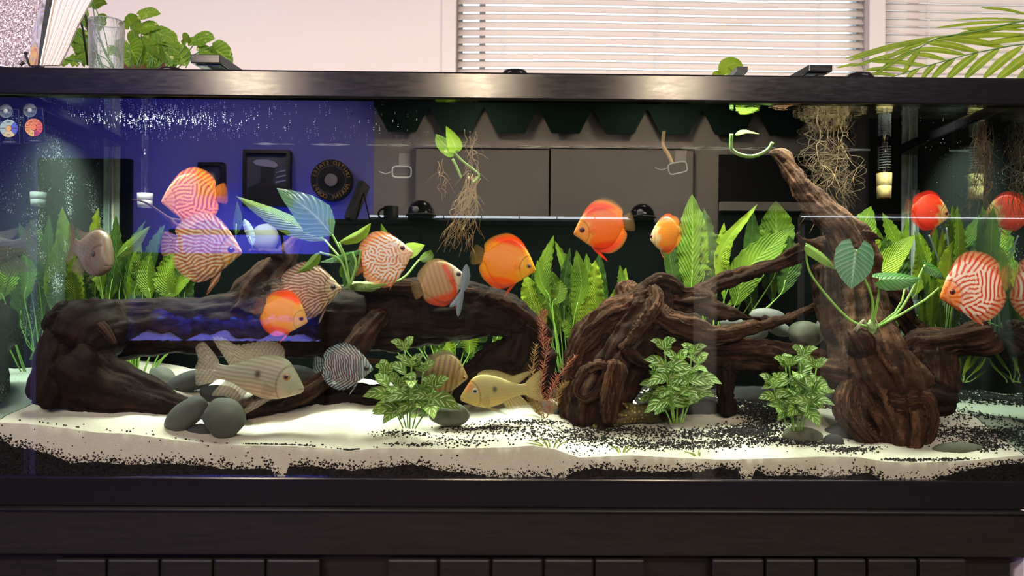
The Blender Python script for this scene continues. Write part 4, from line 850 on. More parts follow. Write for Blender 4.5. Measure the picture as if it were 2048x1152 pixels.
clump('tall ruffled sword plant between the orange discus and the stump', (1130, 745), [((1110, 650), (1108, 470), 17, 0, -24, .22), ((1120, 640), (1110, 482), 15, 0, 22, .22), ((1090, 650), (1052, 550), 24, 1, -6, .15), ((1148, 640), (1153, 500), 18, 0, 12, .2), ((1128, 650), (1140, 495), 12, 2, -6, .2), ((1200, 655), (1190, 520), 20, 1, -6, .3), ((1180, 700), (1173, 592), 24, 1, -2, .35), ((1197, 640), (1252, 535), 13, 1, 14, .12), ((1070, 625), (1029, 600), 15, 0, 0), ((1105, 610), (1120, 560), 16, 0, 6, .2), ((1148, 700), (1112, 620), 20, 0, 14, .15), ((1215, 630), (1240, 530), 12, 0, 14), ((1100, 600), (1075, 520), 13, 0, -6), ((1160, 660), (1165, 590), 12, 2)], .34)
clump('wide leaved sword plant behind the stump, one leaf tall as the tank is deep', (1420, 680), [((1383, 590), (1384, 388), 31, 0, 2, .10, -.02), ((1355, 590), (1340, 440), 16, 2, -8), ((1402, 585), (1408, 415), 18, 2, 12, .3), ((1448, 600), (1515, 408), 13, 1, -40), ((1470, 610), (1590, 455), 34, 0, -30, .1, .0), ((1500, 560), (1552, 402), 40, 0, 22, .12, .05), ((1435, 570), (1468, 455), 26, 1, -18, .2, -.02), ((1460, 560), (1448, 445), 11, 1, -10), ((1410, 640), (1425, 560), 18, 2), ((1560, 590), (1578, 470), 22, 2, 12), ((1446, 620), (1510, 560), 6, 1), ((1545, 560), (1566, 500), 24, 2)], .38)
clump('broad sword plant between the leaning trunk and the red fish', (1740, 650), [((1738, 560), (1742, 412), 34, 0, -20, .15), ((1775, 560), (1712, 440), 28, 1, -6, .1), ((1790, 560), (1765, 425), 18, 0, 16, .2), ((1730, 600), (1830, 470), 26, 1, -12, .08, -.06), ((1770, 600), (1770, 475), 34, 2, 14, .1, .0), ((1830, 590), (1838, 465), 19, 1, 12, .12), ((1805, 600), (1815, 430), 10, 0, -3), ((1840, 580), (1900, 520), 16, 1, -4), ((1780, 640), (1785, 560), 14, 1), ((1860, 620), (1828, 460), 9, 0, 5), ((1790, 660), (1800, 590), 10, 1)], .35)
clump('dense grassy sword plant behind the white discus at the right', (1885, 700), [((1868, 620), (1868, 440), 14, 0, 4), ((1880, 620), (1885, 455), 9, 1, -2), ((1895, 600), (1902, 455), 12, 0), ((1862, 660), (1866, 560), 14, 0), ((1905, 580), (1905, 410), 17, 0, -6, .2), ((1912, 570), (1914, 412), 15, 0, 4, .2), ((1900, 600), (1908, 480), 22, 1, -8, .1), ((1890, 600), (1870, 500), 20, 0, 8), ((1900, 680), (1910, 560), 9, 2), ((1850, 680), (1856, 560), 11, 2), ((1845, 680), (1840, 590), 9, 0), ((1890, 670), (1900, 590), 20, 2, 6), ((1880, 680), (1882, 600), 10, 2)], .20)
clump('low grassy sword plant in the right corner above the sand', (1925, 765), [((1930, 745), (1968, 690), 4, 0, 2), ((1925, 750), (1945, 700), 4, 1), ((1940, 752), (1972, 712), 3.5, 0, 4), ((1920, 750), (1918, 700), 4, 0), ((1945, 760), (1974, 740), 3, 2)], .10)
# anubias on the right driftwood
an = plant('anubias', 1742, 668, .10, 'big leaved green plant rooted on the right driftwood')
def aleaf(par, root, base, tip, w, y, mat, bend=0, face=(0, -1, .5), shape='heart', cup=.1, stem=True, rad=2.6, via=None, lobe=.35, yr=.10, ym=None, seed=1):
    ym = y if ym is None else ym
    pts = [P(base[0], base[1], y), P((base[0] + tip[0]) / 2 + bend, (base[1] + tip[1]) / 2 - abs(bend) * .0, (y + ym) / 2), P(tip[0], tip[1], ym)]
    leaf('leaf', pts, w * S(y), mat, par, shape, face, .03, cup, 26, 12, seed, lobe)
    if stem:
        l = [root] + (via or []) + [base]; sp = PP(l, yr, y) if len(l) > 2 else PP([root, ((root[0] + base[0]) / 2, (root[1] + base[1]) / 2 + 6), base], yr, y)
        q = MB(); q.tube([Vector(a) for a in spline([tuple(p) for p in sp], 18)], [rad * S(yr) * (1.15 - .02 * i) for i in range(18)], 8); q.build('stalk', m_stem, par, True)
aleaf(an, (1742, 660), (1712, 500), (1702, 578), 40, .07, m_anu2, 0, (0, -1, .45), cup=-.12, via=[(1745, 600), (1722, 540)], lobe=.55)
aleaf(an, (1740, 655), (1612, 490), (1673, 540), 22, .10, m_lf, 6, (.3, -.7, .75), cup=-.25, via=[(1700, 640), (1652, 590), (1618, 540)], lobe=.1)
aleaf(an, (1745, 655), (1760, 558), (1843, 556), 26, .08, m_anu, 0, (.0, -.75, .7), cup=-.3, via=[(1756, 600)], lobe=.5, yr=.10)
aleaf(an, (1745, 660), (1850, 530), (1890, 560), 17, .12, m_anu, 6, (.3, -.8, .5), cup=-.2, via=[(1800, 620)], lobe=.2)
q = MB(); q.tube(PP([(1744, 660), (1800, 630), (1850, 600), (1878, 576)], .10, .09), [2.6 * S(.1), 2.6 * S(.1), 2.3 * S(.1), 2 * S(.1)], 8); q.build('stalk', m_stem, an, True)
q = MB(); q.tube(PP([(1744, 660), (1790, 625), (1805, 600), (1810, 575)], .10, .11), [2.2 * S(.1)] * 4, 8); q.build('stalk', m_stem, an, True)
v, f = rock_vf(P(1743, 655, .10), (.009, .008, .014), 5, 3, .5, 3); mobj('rhizome', v, f, simple('rhizome', (.22, .34, .12), .6, .3, .4, 90), an)
for k in range(7):
    q = MB(); a = random.uniform(-.9, .9); q.tube([P(1742, 658, .1), P(1742 + 25 * math.sin(a), 650 - 14 * math.cos(a), .09), P(1742 + 50 * math.sin(a), 664 - 6 * random.random(), .085)], .0006, 5); q.build('rootlet', simple('pale_root', (.45, .42, .3), .6) if k == 0 else bpy.data.materials['pale_root'], an, True)
# left-centre anubias on the wood
a2 = plant('anubias', 705, 572, .15, 'large glossy leaved plant on the wood left of the white discus')
aleaf(a2, (700, 570), (665, 470), (553, 376), 38, .14, m_anu2, 12, (.15, -1, .35), 'ovate', cup=-.15, via=[(690, 520)], lobe=0, ym=.10)
aleaf(a2, (700, 570), (650, 480), (472, 392), 26, .16, m_lf, 0, (.2, -.8, .6), 'ovate', cup=-.3, via=[(690, 530)], lobe=0, ym=.12)
aleaf(a2, (700, 570), (678, 485), (742, 446), 15, .12, m_lf2, 10, (.0, -.8, .6), 'ovate', cup=-.5, via=[(692, 520)], lobe=0)
aleaf(a2, (700, 570), (722, 500), (640, 524), 20, .12, m_anu, 0, (.0, -.5, .85), 'ovate', cup=-.3, via=[(716, 530)], lobe=0)
aleaf(a2, (700, 570), (705, 505), (688, 575), 19, .11, m_anu, 0, (-.3, -1, .3), 'ovate', cup=-.2, via=[(712, 530)], lobe=0)
aleaf(a2, (700, 570), (800, 505), (850, 490), 20, .20, m_lf2, 0, (.1, -.8, .5), 'ovate', cup=-.2, via=[(770, 560)], lobe=.1, yr=.17)
aleaf(a2, (705, 575), (796, 560), (762, 446), 18, .22, m_lf, 0, (.1, -.9, .3), 'ovate', cup=-.2, via=[(760, 580)], lobe=.1, yr=.18)
aleaf(a2, (700, 572), (700, 560), (694, 520), 14, .17, m_lf, -6, (.1, -1, .2), 'ovate', cup=-.2, lobe=0, yr=.16)
aleaf(a2, (700, 572), (640, 505), (592, 546), 12, .12, m_lf, 6, (.1, -.7, .5), 'ovate', cup=-.3, via=[(680, 520)], lobe=0)
aleaf(a2, (730, 575), (838, 520), (862, 500), 13, .18, m_lf, 6, (.1, -.7, .5), 'ovate', cup=-.3, via=[(800, 560)], lobe=0)
v, f = rock_vf(P(722, 572, .15), (.034, .012, .009), 6, 3, .6, 3); mobj('rhizome', v, f, bpy.data.materials['rhizome'], a2)
# pale upright leaves at the left (over the blue part)
for (rt, bs, tp, w_, y, mt, lab) in (((255, 590), (232, 515), (300, 452), 13, .25, m_lf, 'pale green slanting leaf left of the striped discus'), ((470, 480), (472, 470), (474, 402), 9, .22, m_lf3, 'narrow upright leaf behind the eye of the striped discus'), ((505, 500), (505, 490), (488, 438), 9, .26, m_pale, 'small pale leaf tip left of the glowing round stone'), ((925, 590), (924, 585), (933, 528), 9, .09, m_pale, 'torn pale blue grey leaf hanging before the red patched discus')):
    p_ = plant('loose_leaf', rt[0], rt[1], y, lab)
    leaf('blade', PP([bs, ((bs[0] + tp[0]) / 2 + 3, (bs[1] + tp[1]) / 2), tp], y), w_ * S(y), mt, p_, 'strap' if mt is m_pale else 'ovate', (.2, -1, .2), .1, -.3, seed=int(bs[0]))
    if mt is m_pale and bs[0] > 900:
        leaf('torn_lobe', PP([(925, 580), (915, 600), (899, 614)], y), 6 * S(y), mt, p_, 'strap', (.2, -1, .2), .2, -.3, seed=3); leaf('torn_lobe', PP([(926, 578), (920, 605), (916, 634)], y), 6 * S(y), mt, p_, 'strap', (.3, -1, .2), .1, -.3, seed=4)
    else:
        q = MB(); q.tube(PP([rt, bs, ((bs[0] * 2 + tp[0]) / 3, (bs[1] * 2 + tp[1]) / 3)], y), .001, 6); q.build('stalk', m_stemd, p_, True)
# silver-veined bushy plants
def bushy(px0, py0, px1, py1, y, lab, seed, n=8, wide=44):
    """Several upright stems with leaf pairs; box px0..px1, py0 (top)..py1 (foot)."""
    rs = random.Random(seed); c = (px0 + px1) / 2; p_ = plant('bushy_plant', c, py1, y, lab, 'silver veined bushy plants')
    for k in range(n):
        t = (k + .5) / n; tx = px0 + (px1 - px0) * (.12 + .76 * t) + rs.uniform(-6, 6); ty = py0 + rs.uniform(4, 70) + abs(t - .45) * 60 * rs.uniform(.4, 1); yy = y + rs.uniform(-.035, .04)
        l = [P(c + (tx - c) * .25, py1 - 3, y), P(c + (tx - c) * .7, (ty + py1) / 2, yy), P(tx, ty, yy)]; A = [Vector(a) for a in spline([tuple(v_) for v_ in l], 14)]
        q = MB(); q.tube(A, .0014, 6); q.build('stem', m_stem, p_, True)
        nn = rs.randint(3, 5)
        for i in range(nn):
            u = 1 - i / nn * .80; base = A[int(u * 13)]; az = rs.uniform(0, PI)
            for s_ in (0, 1) if i else (0, 1, 2):
                a = az + s_ * (PI if i else 2.1); up = .75 if i == 0 else rs.uniform(-.35, .45); L_ = S(y) * rs.uniform(42, 62) * (.72 if i == 0 else 1)
                d = Vector((math.cos(a), math.sin(a) * .7 - .25, up)).normalized(); tip = base + d * L_ + Vector((0, 0, -.004)); mid = base + d * L_ * .5 + Vector((0, 0, .004))
                leaf('leaf', [base, mid, tip], L_ * rs.uniform(.23, .29), m_var, p_, 'ovate', (rs.uniform(-.4, .4), -1, .55), .05, .1, 14, 6, rs.randint(0, 999))
    return p_
bushy(748, 694, 888, 860, .055, 'silver veined bushy plant left of the olive discus', 3, 6)
bushy(1284, 680, 1422, 850, .085, 'silver veined bushy plant before the stump', 5, 6)
bushy(1524, 692, 1660, 865, .075, 'silver veined bushy plant before the stones at the right driftwood', 8, 6)
# red stemmed plant
m_rot = simple('red_needle_leaf', (.42, .13, .09), .5, .3, .5, 60); m_rot2 = simple('bronze_needle_leaf', (.30, .19, .06), .5, .3, .4, 60); m_rots = simple('brown_stem', (.32, .18, .07), .5)
ro = plant('red_stem_plant', 1092, 838, .12, 'thin red and bronze needle leaved plant beside the stump')
for k, (l, mt) in enumerate(([[(1095, 835), (1100, 790), (1115, 755), (1150, 712)], m_rot], [[(1088, 838), (1082, 780), (1088, 730), (1098, 678)], m_rot], [[(1085, 838), (1070, 800), (1066, 740), (1072, 690)], m_rot2], [[(1092, 836), (1108, 810), (1118, 780), (1132, 765)], m_rot2], [[(1088, 700), (1086, 670), (1084, 640), (1088, 622)], m_rot], [[(1090, 836), (1070, 815), (1060, 790), (1062, 760)], m_rot2])):
    y = .12 + .01 * (k % 3); A = [Vector(a) for a in spline([tuple(v_) for v_ in PP(l, y)], 40)]; q = MB(); q.tube(A, .0009, 6); q.build('stem', m_rots, ro, True)
    q = MB(); 
    for i in range(3, 40):
        for s_ in range(3 if i % 2 else 2):
            a = i * 1.3 + s_ * 2.09; L_ = S(y) * (17 if i < 34 else 12) * random.uniform(.7, 1.1); t = (A[min(i + 1, 39)] - A[i - 1]).normalized(); d = (Vector((math.cos(a), math.sin(a), 0)) + t * .7).normalized()
            b_ = A[i]; sd = d.cross(Vector((0, 1, .2))).normalized() * .0007; m2_ = b_ + d * L_ * .5 - Vector((0, 0, .001)); e = b_ + d * L_
            q.add([b_ - sd * .5, b_ + sd * .5, m2_ + sd, e, m2_ - sd], [(0, 1, 2, 3, 4)])
    o = q.build('needle_leaves', mt, ro); o['kind'] = 'stuff'
# little grass tufts
m_gr = simple('young_grass', (.42, .58, .10), .5)
for (px, py, n, h, lab) in ((1103, 895, 8, 20, 'small green grass tuft growing on sand, leftmost of three'), (1243, 905, 6, 18, 'small green grass tuft with thick blades on sand, middle of three'), (1398, 912, 4, 13, 'tiny green grass tuft on the sand near the front glass, last of three')):
    b0 = land(px, py); p_ = empty('grass_tuft', b0, lab, 'grass', 'grass tufts')
    for k in range(n):
        dx = random.uniform(-1, 1) * h * .0011; hh_ = h * .0009 * random.uniform(.5, 1.1); c0 = b0 + Vector((dx * .6, random.uniform(-.004, .004), -.001))
        leaf('blade', [c0, c0 + Vector((dx * .5, 0, hh_ * .6)), c0 + Vector((dx * 1.6, 0, hh_))], .0013, m_gr, p_, 'needle', (0, -1, .2), 0, 0, 8, 2)
# hanging roots
m_root = simple('tan_root', (.22, .14, .065), .7, .2, .4, 60); m_rootd = simple('brown_root', (.075, .05, .026), .7, .2, .4, 60)
def roots(par, top, region, n, y, mat, rad, seed, wig=14, nm='roots', drop=None):
    """n thin roots wandering down from `top` px through a px box."""
    rs = random.Random(seed); x0, y0, x1, y1 = region
    for part_, (a_, b_) in enumerate(((0, n),)):
        q = MB()
        for k in range(n):
            ex, ey = rs.uniform(x0, x1), y1 - abs(rs.gauss(0, .28)) * (y1 - y0); sx, sy = top[0] + rs.uniform(-10, 10), top[1] + rs.uniform(-4, 14); yy = y + rs.uniform(-.03, .03) * (1 if y > .1 else .6); sx += rs.uniform(-wig, wig) * .9; m_ = 7; l = []
            for i in range(m_ + 1):
                t = i / m_; l.append(tuple(P(sx + (ex - sx) * t ** 1.2 + rs.uniform(-wig, wig) * math.sin(PI * t), sy + (ey - sy) * t + rs.uniform(-wig, wig) * .4 * math.sin(PI * t), yy + rs.uniform(-.004, .004))))
            A = [Vector(a) for a in spline(l, 30)]; q.tube(A, [rad * rs.uniform(.6, 1.2) * (1 - .7 * i / 30) for i in range(30)], 5)
            for b_ in range(rs.randint(2, 5)):
                i = rs.randint(6, 26); d = Vector((rs.uniform(-1, 1), rs.uniform(-.5, .5), rs.uniform(-1.2, .1))) * .012; q.tube([A[i], A[i] + d, A[i] + d * 1.8 + Vector((rs.uniform(-.006, .006), 0, -.008))], rad * .4, 4)
        o = q.build(nm, mat, par, True); o['kind'] = 'stuff'
pt = plant('pothos_cutting', 945, 300, .14, 'pothos cutting with pale leaves and long tan roots under water')
q = MB(); q.tube([Vector(a) for a in spline([tuple(p) for p in PP([(905, 302), (925, 322), (948, 340), (958, 352), (944, 368)], .14)], 20)], .0022, 8); q.build('stem', m_stem, pt, True)
q = MB(); q.tube([Vector(a) for a in spline([tuple(p) for p in PP([(905, 318), (914, 335), (922, 355)], .14)], 12)], .0024, 8); q.build('stem', m_stem, pt, True)
leaf('leaf', PP([(908, 305), (885, 285), (872, 268)], .14), 17 * S(.14), m_pothos, pt, 'heart', (.3, -1, .3), .04, -.1, lobe=.3); leaf('leaf', PP([(912, 300), (905, 280), (892, 252)], .12), 15 * S(.12), m_lf2, pt, 'heart', (-.3, -1, .3), .04, -.2, lobe=.3)
roots(pt, (945, 350), (868, 380, 945, 520), 26, .16, m_root, .0011, 1, 12); roots(pt, (944, 262), (930, 300, 958, 352), 5, .14, m_root, .0012, 2, 10); roots(pt, (880, 315), (872, 330, 900, 400), 3, .15, m_root, .0007, 3, 8)
rb = plant('root_mass', 1650, 205, .30, 'tangled brown root mass hanging behind the tip of the leaning trunk'); roots(rb, (1650, 262), (1592, 270, 1716, 430), 34, .32, m_rootd, .0009, 4, 46); roots(rb, (1655, 250), (1600, 250, 1715, 520), 10, .32, m_root, .0008, 5, 26)
rc = plant('root_mass', 1962, 205, .08, 'tangled brown root mass hanging at the right end of the tank'); roots(rc, (1965, 245), (1935, 250, 1990, 440), 30, .085, m_rootd, .0008, 6, 14); roots(rc, (1965, 245), (1940, 250, 1985, 450), 8, .085, m_root, .0006, 7, 10)
gb = plant('pothos_runner', 1500, 296, .18, 'green bent plant runner just under the water by the trunk tip')
q = MB(); q.tube([Vector(a) for a in spline([tuple(p) for p in PP([(1463, 268), (1462, 285), (1464, 300), (1485, 311), (1510, 312), (1535, 300), (1545, 285)], .18)], 26)], .0036, 10); q.build('stem', m_stem, gb, True)
leaf('leaf', PP([(1470, 270), (1490, 262), (1520, 268)], .18), 9 * S(.18), m_lf2, gb, 'ovate', (0, -.6, .8), .05, -.1)
gb = plant('cut_stem', 1330, 290, .12, 'tan cut plant stem pushed into the clear clip'); q = MB(); q.tube([Vector(a) for a in spline([tuple(p) for p in PP([(1328, 262), (1326, 290), (1336, 308), (1345, 328)], .10)], 12)], .0036, 10); q.build('stem', simple('tan_stem', (.38, .26, .10), .6, .3, .3, 40), gb, True)
# ================================================================ FISH
DOM = (-.25, 1.45, -.85, .85); NX = 300
def gabor(lam, angf, n=5200, seed=0, jit=.25, aniso=1.0):
    """Stripe field: many short waves laid side by side, each along the local stripe direction."""
    rs = np.random.RandomState(seed); g = np.zeros((NX, NX)); xs = np.linspace(DOM[0], DOM[1], NX); zs = np.linspace(DOM[2], DOM[3], NX)
    px = rs.uniform(DOM[0], DOM[1], n); pz = rs.uniform(DOM[2], DOM[3], n); sg = lam * .62; h = (xs[1] - xs[0]); R = int(sg * 2.3 / h) + 1
    order = np.argsort(px + .3 * pz)
    for i in order:
        a = angf(px[i], pz[i]) + rs.normal() * jit; ci = int((px[i] - DOM[0]) / h); cj = int((pz[i] - DOM[2]) / h)
        i0, i1, j0, j1 = max(ci - R, 0), min(ci + R + 1, NX), max(cj - R, 0), min(cj + R + 1, NX)
        if i0 >= i1 or j0 >= j1: continue
        dx = xs[i0:i1][:, None] - px[i]; dz = zs[j0:j1][None] - pz[i]
        ph = (-math.sin(a) * dx + math.cos(a) * dz) * 2 * PI / lam; e = np.exp(-(dx * dx + dz * dz) / (2 * sg * sg))
        loc = g[i0:i1, j0:j1]; c = (loc * e * np.cos(ph)).sum(); s_ = (loc * e * np.sin(ph)).sum()
        ph0 = math.atan2(-s_, c) if abs(c) + abs(s_) > 1e-6 else rs.uniform(0, 6.28)      # join in phase with what is there
        loc += e * np.cos(ph + ph0)
    return g / (np.abs(g).mean() * 1.6 + 1e-9)
def samp(img, s, z):
    fx = np.clip((s - DOM[0]) / (DOM[1] - DOM[0]) * (NX - 1), 0, NX - 1.01); fz = np.clip((z - DOM[2]) / (DOM[3] - DOM[2]) * (NX - 1), 0, NX - 1.01)
    i = fx.astype(int); j = fz.astype(int); u = fx - i; w_ = fz - j
    return img[i, j] * (1 - u) * (1 - w_) + img[i + 1, j] * u * (1 - w_) + img[i, j + 1] * (1 - u) * w_ + img[i + 1, j + 1] * u * w_
def sst(a, b, x): t = np.clip((x - a) / (b - a), 0, 1); return t * t * (3 - 2 * t)
def mix(a, b, t): return a + (b - a) * np.asarray(t)[..., None]
def rgb(*c): return np.array(lin(*c)[:3])
m_fish = Mat('fish_skin'); m_fish.b.inputs['Roughness'].default_value = .38; m_fish.b.inputs['Specular IOR Level'].default_value = .35
_a = m_fish.n('ShaderNodeAttribute', attribute_name='Col'); m_fish.l(_a.outputs['Color'], m_fish.b.inputs['Base Color']); m_fish.bump(m_fish.noise(m_fish.coord(), 70, 2), .10, .02); m_fish = m_fish.m
q_ = Mat('fish_fin'); q_.b.inputs['Roughness'].default_value = .45; q_.b.inputs['Specular IOR Level'].default_value = .3
_a = q_.n('ShaderNodeAttribute', attribute_name='Col'); q_.l(_a.outputs['Color'], q_.b.inputs['Base Color']); q_.l(_a.outputs['Alpha'], q_.b.inputs['Alpha'])
_t = q_.n('ShaderNodeBsdfTranslucent'); q_.l(_a.outputs['Color'], _t.inputs[0]); _m = q_.n('ShaderNodeMixShader', i_0=.4); _tt = q_.n('ShaderNodeBsdfTransparent'); _m2 = q_.n('ShaderNodeMixShader')
q_.nt.links.remove(q_.b.inputs['Alpha'].links[0]); q_.l(q_.b.outputs[0], _m.inputs[1]); q_.l(_t.outputs[0], _m.inputs[2]); q_.l(_a.outputs['Alpha'], _m2.inputs[0]); q_.l(_tt.outputs[0], _m2.inputs[1]); q_.l(_m.outputs[0], _m2.inputs[2]); q_.l(_m2.outputs[0], q_.out.inputs[0]); m_fin = q_.m
m_pupil = simple('fish_pupil', (.003, .003, .004), .08, .8)
m_iris = {k: simple('fish_iris_' + k, c, .25, .6, .2, 200) for k, c in dict(red=(.20, .012, .010), amber=(.42, .20, .05), dark=(.05, .03, .025), silver=(.45, .43, .38)).items()}
def setcol(me, col):
    a = me.color_attributes.new('Col', 'FLOAT_COLOR', 'POINT'); a.data.foreach_set('color', np.asarray(col, np.float32).ravel())
DISC_T = [(0, .005), (.02, .045), (.06, .10), (.13, .20), (.22, .305), (.34, .40), (.48, .45), (.62, .44), (.76, .36), (.87, .24), (.94, .13), (1.0, .085)]
DISC_B = [(0, -.02), (.02, -.05), (.06, -.09), (.13, -.17), (.22, -.27), (.34, -.37), (.48, -.43), (.62, -.42), (.76, -.34), (.87, -.22), (.94, -.12), (1.0, -.085)]
DISC_D = [(.16, .22), (.26, .37), (.38, .50), (.52, .585), (.68, .62), (.84, .57), (.96, .44), (1.04, .28), (1.0, .13)]
DISC_A = [(.30, -.34), (.38, -.45), (.50, -.545), (.66, -.60), (.83, -.56), (.95, -.43), (1.03, -.27), (1.0, -.12)]
CICH_T = [(0, .0), (.02, .025), (.08, .085), (.15, .15), (.22, .20), (.32, .225), (.45, .215), (.6, .175), (.75, .115), (.87, .075), (.95, .07), (1.0, .075)]
CICH_B = [(0, -.025), (.02, -.045), (.08, -.07), (.15, -.095), (.25, -.125), (.4, -.145), (.55, -.13), (.7, -.09), (.82, -.06), (.92, -.055), (1.0, -.065)]
CICH_D = [(.27, .215), (.32, .29), (.45, .31), (.60, .28), (.74, .22), (.85, .19), (.98, .22), (1.10, .21), (.95, .11), (.87, .075)]
CICH_A = [(.62, -.12), (.66, -.19), (.74, -.21), (.86, -.19), (1.0, -.20), (.95, -.12), (.88, -.06)]
def interp(tab, s): return np.interp(s, [a for a, _ in tab], [b for _, b in tab])
def smt(tab, n=80):
    A = spline(tab, n); return [(max(0, a) if a < .001 else a, b) for a, b in A]
def fish(name, px, py, y, L, tilt, left, label, group, colf, kind='disc', yaw=0, hs=1.0, thick=None, eye=(.135, .045, .042), iris='red', tail=None, vent=None, dsc=(1, 1), na=150, fin_a=.9, pec=None, bend=0.0):
    """One fish. L: body length in px at its plane; tilt: degrees, nose up positive; left: it faces left."""
    root = empty(name, P(px, py, y), label, 'fish', group); s_ = S(y) * L
    T, B = (DISC_T, DISC_B) if kind == 'disc' else (CICH_T, CICH_B); T = smt(T); B = smt(B); thick = thick or (.105 if kind == 'disc' else .085)
    nc = 2 * 96 if na >= 150 else 2 * 60; ss = (1 - np.cos(np.linspace(0, PI / 2, na))) ; ss = np.linspace(0, 1, na) ** 1.15
    top = interp(T, ss) * hs; bot = interp(B, ss) * hs; W_ = thick * np.interp(ss, [0, .04, .12, .25, .45, .7, .9, 1], [.12, .42, .80, 1.0, .95, .60, .24, .13])
    ang = np.linspace(0, 2 * PI, nc, endpoint=False); mid = (top + bot) / 2; hh = (top - bot) / 2
    Z = mid[:, None] + hh[:, None] * np.cos(ang)[None]; pw = np.sign(np.sin(ang)) * np.abs(np.sin(ang)) ** (1.15 if kind == 'disc' else .9); Y = W_[:, None] * pw[None]
    X = np.repeat(ss[:, None], nc, 1)
    if bend: Y = Y + (bend * (X - .35) ** 2 * (X > .35))
    F = []
    idx = np.arange(na * nc).reshape(na, nc); a = idx[:-1]; b = idx[1:]
    F = np.stack([a, np.roll(a, -1, 1), np.roll(b, -1, 1), b], -1).reshape(-1, 4).tolist(); F.append(idx[0][::-1].tolist()); F.append(idx[-1].tolist())
    V = np.stack([.5 - X, Y, Z], -1).reshape(-1, 3)
    # face detail: gill cover edge and mouth cut as shallow grooves
    sx = X.ravel(); zz = Z.ravel()
    gill = np.exp(-((np.hypot((sx - .10) / 1.0, (zz - .0) / 1.2) - .20) / .010) ** 2) * (sx > .16)
    mouth = np.exp(-((zz + .012 + sx * .35) / .006) ** 2) * (sx < .05)
    V[:, 1] *= 1 - .10 * gill - .35 * mouth
    body = mobj('body', V, F, m_fish, root, True, None, False); c, al = colf(sx, zz / hs, 0); c = c * (1 - .35 * gill - .5 * mouth)[:, None]
    setcol(body.data, np.concatenate([c, np.ones((len(c), 1))], 1))
    def sheet(nm, base, edge, fk, nb=70, nr=16, ripple=.012, ph=0, th=.004, rays=34, jag=.02):
        A_ = spline(base, nb); E_ = spline(edge, nb); R = np.linspace(0, 1, nr)[None, :, None]
        jg = 1 + jag * np.abs(np.sin(np.arange(nb) * PI * rays / nb))[:, None, None] - jag
        Q = A_[:, None] * (1 - R) + (A_[:, None] + (E_[:, None] - A_[:, None]) * jg) * R
        x = Q[..., 0]; z = Q[..., 1]; yy = ripple * R[..., 0] * np.sin(np.linspace(0, 7, nb)[:, None] + ph + 2 * R[..., 0]) + .0022 * np.sin(np.linspace(0, rays * PI * 2, nb))[:, None] * R[..., 0]
        if bend: yy = yy + bend * (x - .35) ** 2 * (x > .35)
        v = np.stack([.5 - x, yy, z * hs], -1).reshape(-1, 3); id2 = np.arange(nb * nr).reshape(nb, nr); f = np.stack([id2[:-1, :-1], id2[1:, :-1], id2[1:, 1:], id2[:-1, 1:]], -1).reshape(-1, 4)
        o = mobj(nm, v, f.tolist(), m_fin, root, True, None, False); c_, al_ = colf(x.ravel(), z.ravel(), fk)
        r_ = np.repeat(R[..., 0], nb, 0).ravel(); rayc = (.85 + .15 * np.cos(np.linspace(0, rays * PI * 2, nb)))[:, None].repeat(nr, 1).ravel()
        al_ = np.clip(al_ * (1 - .55 * r_ ** 3), 0, 1); setcol(o.data, np.concatenate([c_ * rayc[:, None], al_[:, None]], 1)); return o
    def scl(tab, k):
        return [(a_, b_ * k if 0 < i_ < len(tab) - 1 else b_) for i_, (a_, b_) in enumerate(tab)]
    if kind == 'disc':
        D = [(a_, (b_ - interp(T, a_)) * dsc[0] + interp(T, a_) if a_ < .95 else b_ * (.6 + .4 * dsc[0])) for a_, b_ in DISC_D]; A = [(a_, (b_ - interp(B, a_)) * dsc[1] + interp(B, a_) if a_ < .95 else b_ * (.6 + .4 * dsc[1])) for a_, b_ in DISC_A]
        bs = np.linspace(.16, .985, 14); sheet('dorsal_fin', [(a_, interp(T, a_) * .90) for a_ in bs], D, 1)
        bs = np.linspace(.30, .985, 14); sheet('anal_fin', [(a_, interp(B, a_) * .90) for a_ in bs], A, 2, ph=2)
        tl = tail or dict(h=.20, l=.22); sheet('tail_fin', [(.97, .07), (.98, .03), (.98, -.03), (.97, -.07)], [(.99, tl['h'] * .7), (1 + tl['l'] * .8, tl['h']), (1 + tl['l'], tl['h'] * .4), (1 + tl['l'], -tl['h'] * .4), (1 + tl['l'] * .8, -tl['h']), (.99, -tl['h'] * .7)], 3, nb=50, rays=16)
        v_ = vent or [(.36, -.52), (.44, -.66), (.42, -.55)]
        sheet('pelvic_fin', [(.27, -.30), (.29, -.31), (.31, -.33)], v_, 4, nb=20, rays=4)
    else:
        D, A = CICH_D, CICH_A
        if tail and 'D' in tail: D = tail['D']
        bs = np.linspace(.27, .88, 14); sheet('dorsal_fin', [(a_, interp(T, a_) * .95) for a_ in bs], D, 1, rays=26, jag=.10)
        bs = np.linspace(.60, .88, 10); sheet('anal_fin', [(a_, interp(B, a_) * .95) for a_ in bs], A, 2, ph=2, rays=10)
        E_ = (tail or {}).get('E', [(1.0, .10), (1.12, .17), (1.24, .20), (1.20, .07), (1.19, 0), (1.2, -.07), (1.23, -.16), (1.12, -.14), (1.0, -.09)])
        sheet('tail_fin', [(.97, .065), (.98, .03), (.98, -.03), (.97, -.06)], E_, 3, nb=56, rays=18)
        sheet('pelvic_fin', [(.30, -.12), (.33, -.125), (.36, -.13)], vent or [(.48, -.20), (.60, -.25), (.50, -.17)], 4, nb=20, rays=5)
    # pectoral fins, eyes: one on each side
    pc = pec or (.27, -.03 if kind == 'disc' else -.05)
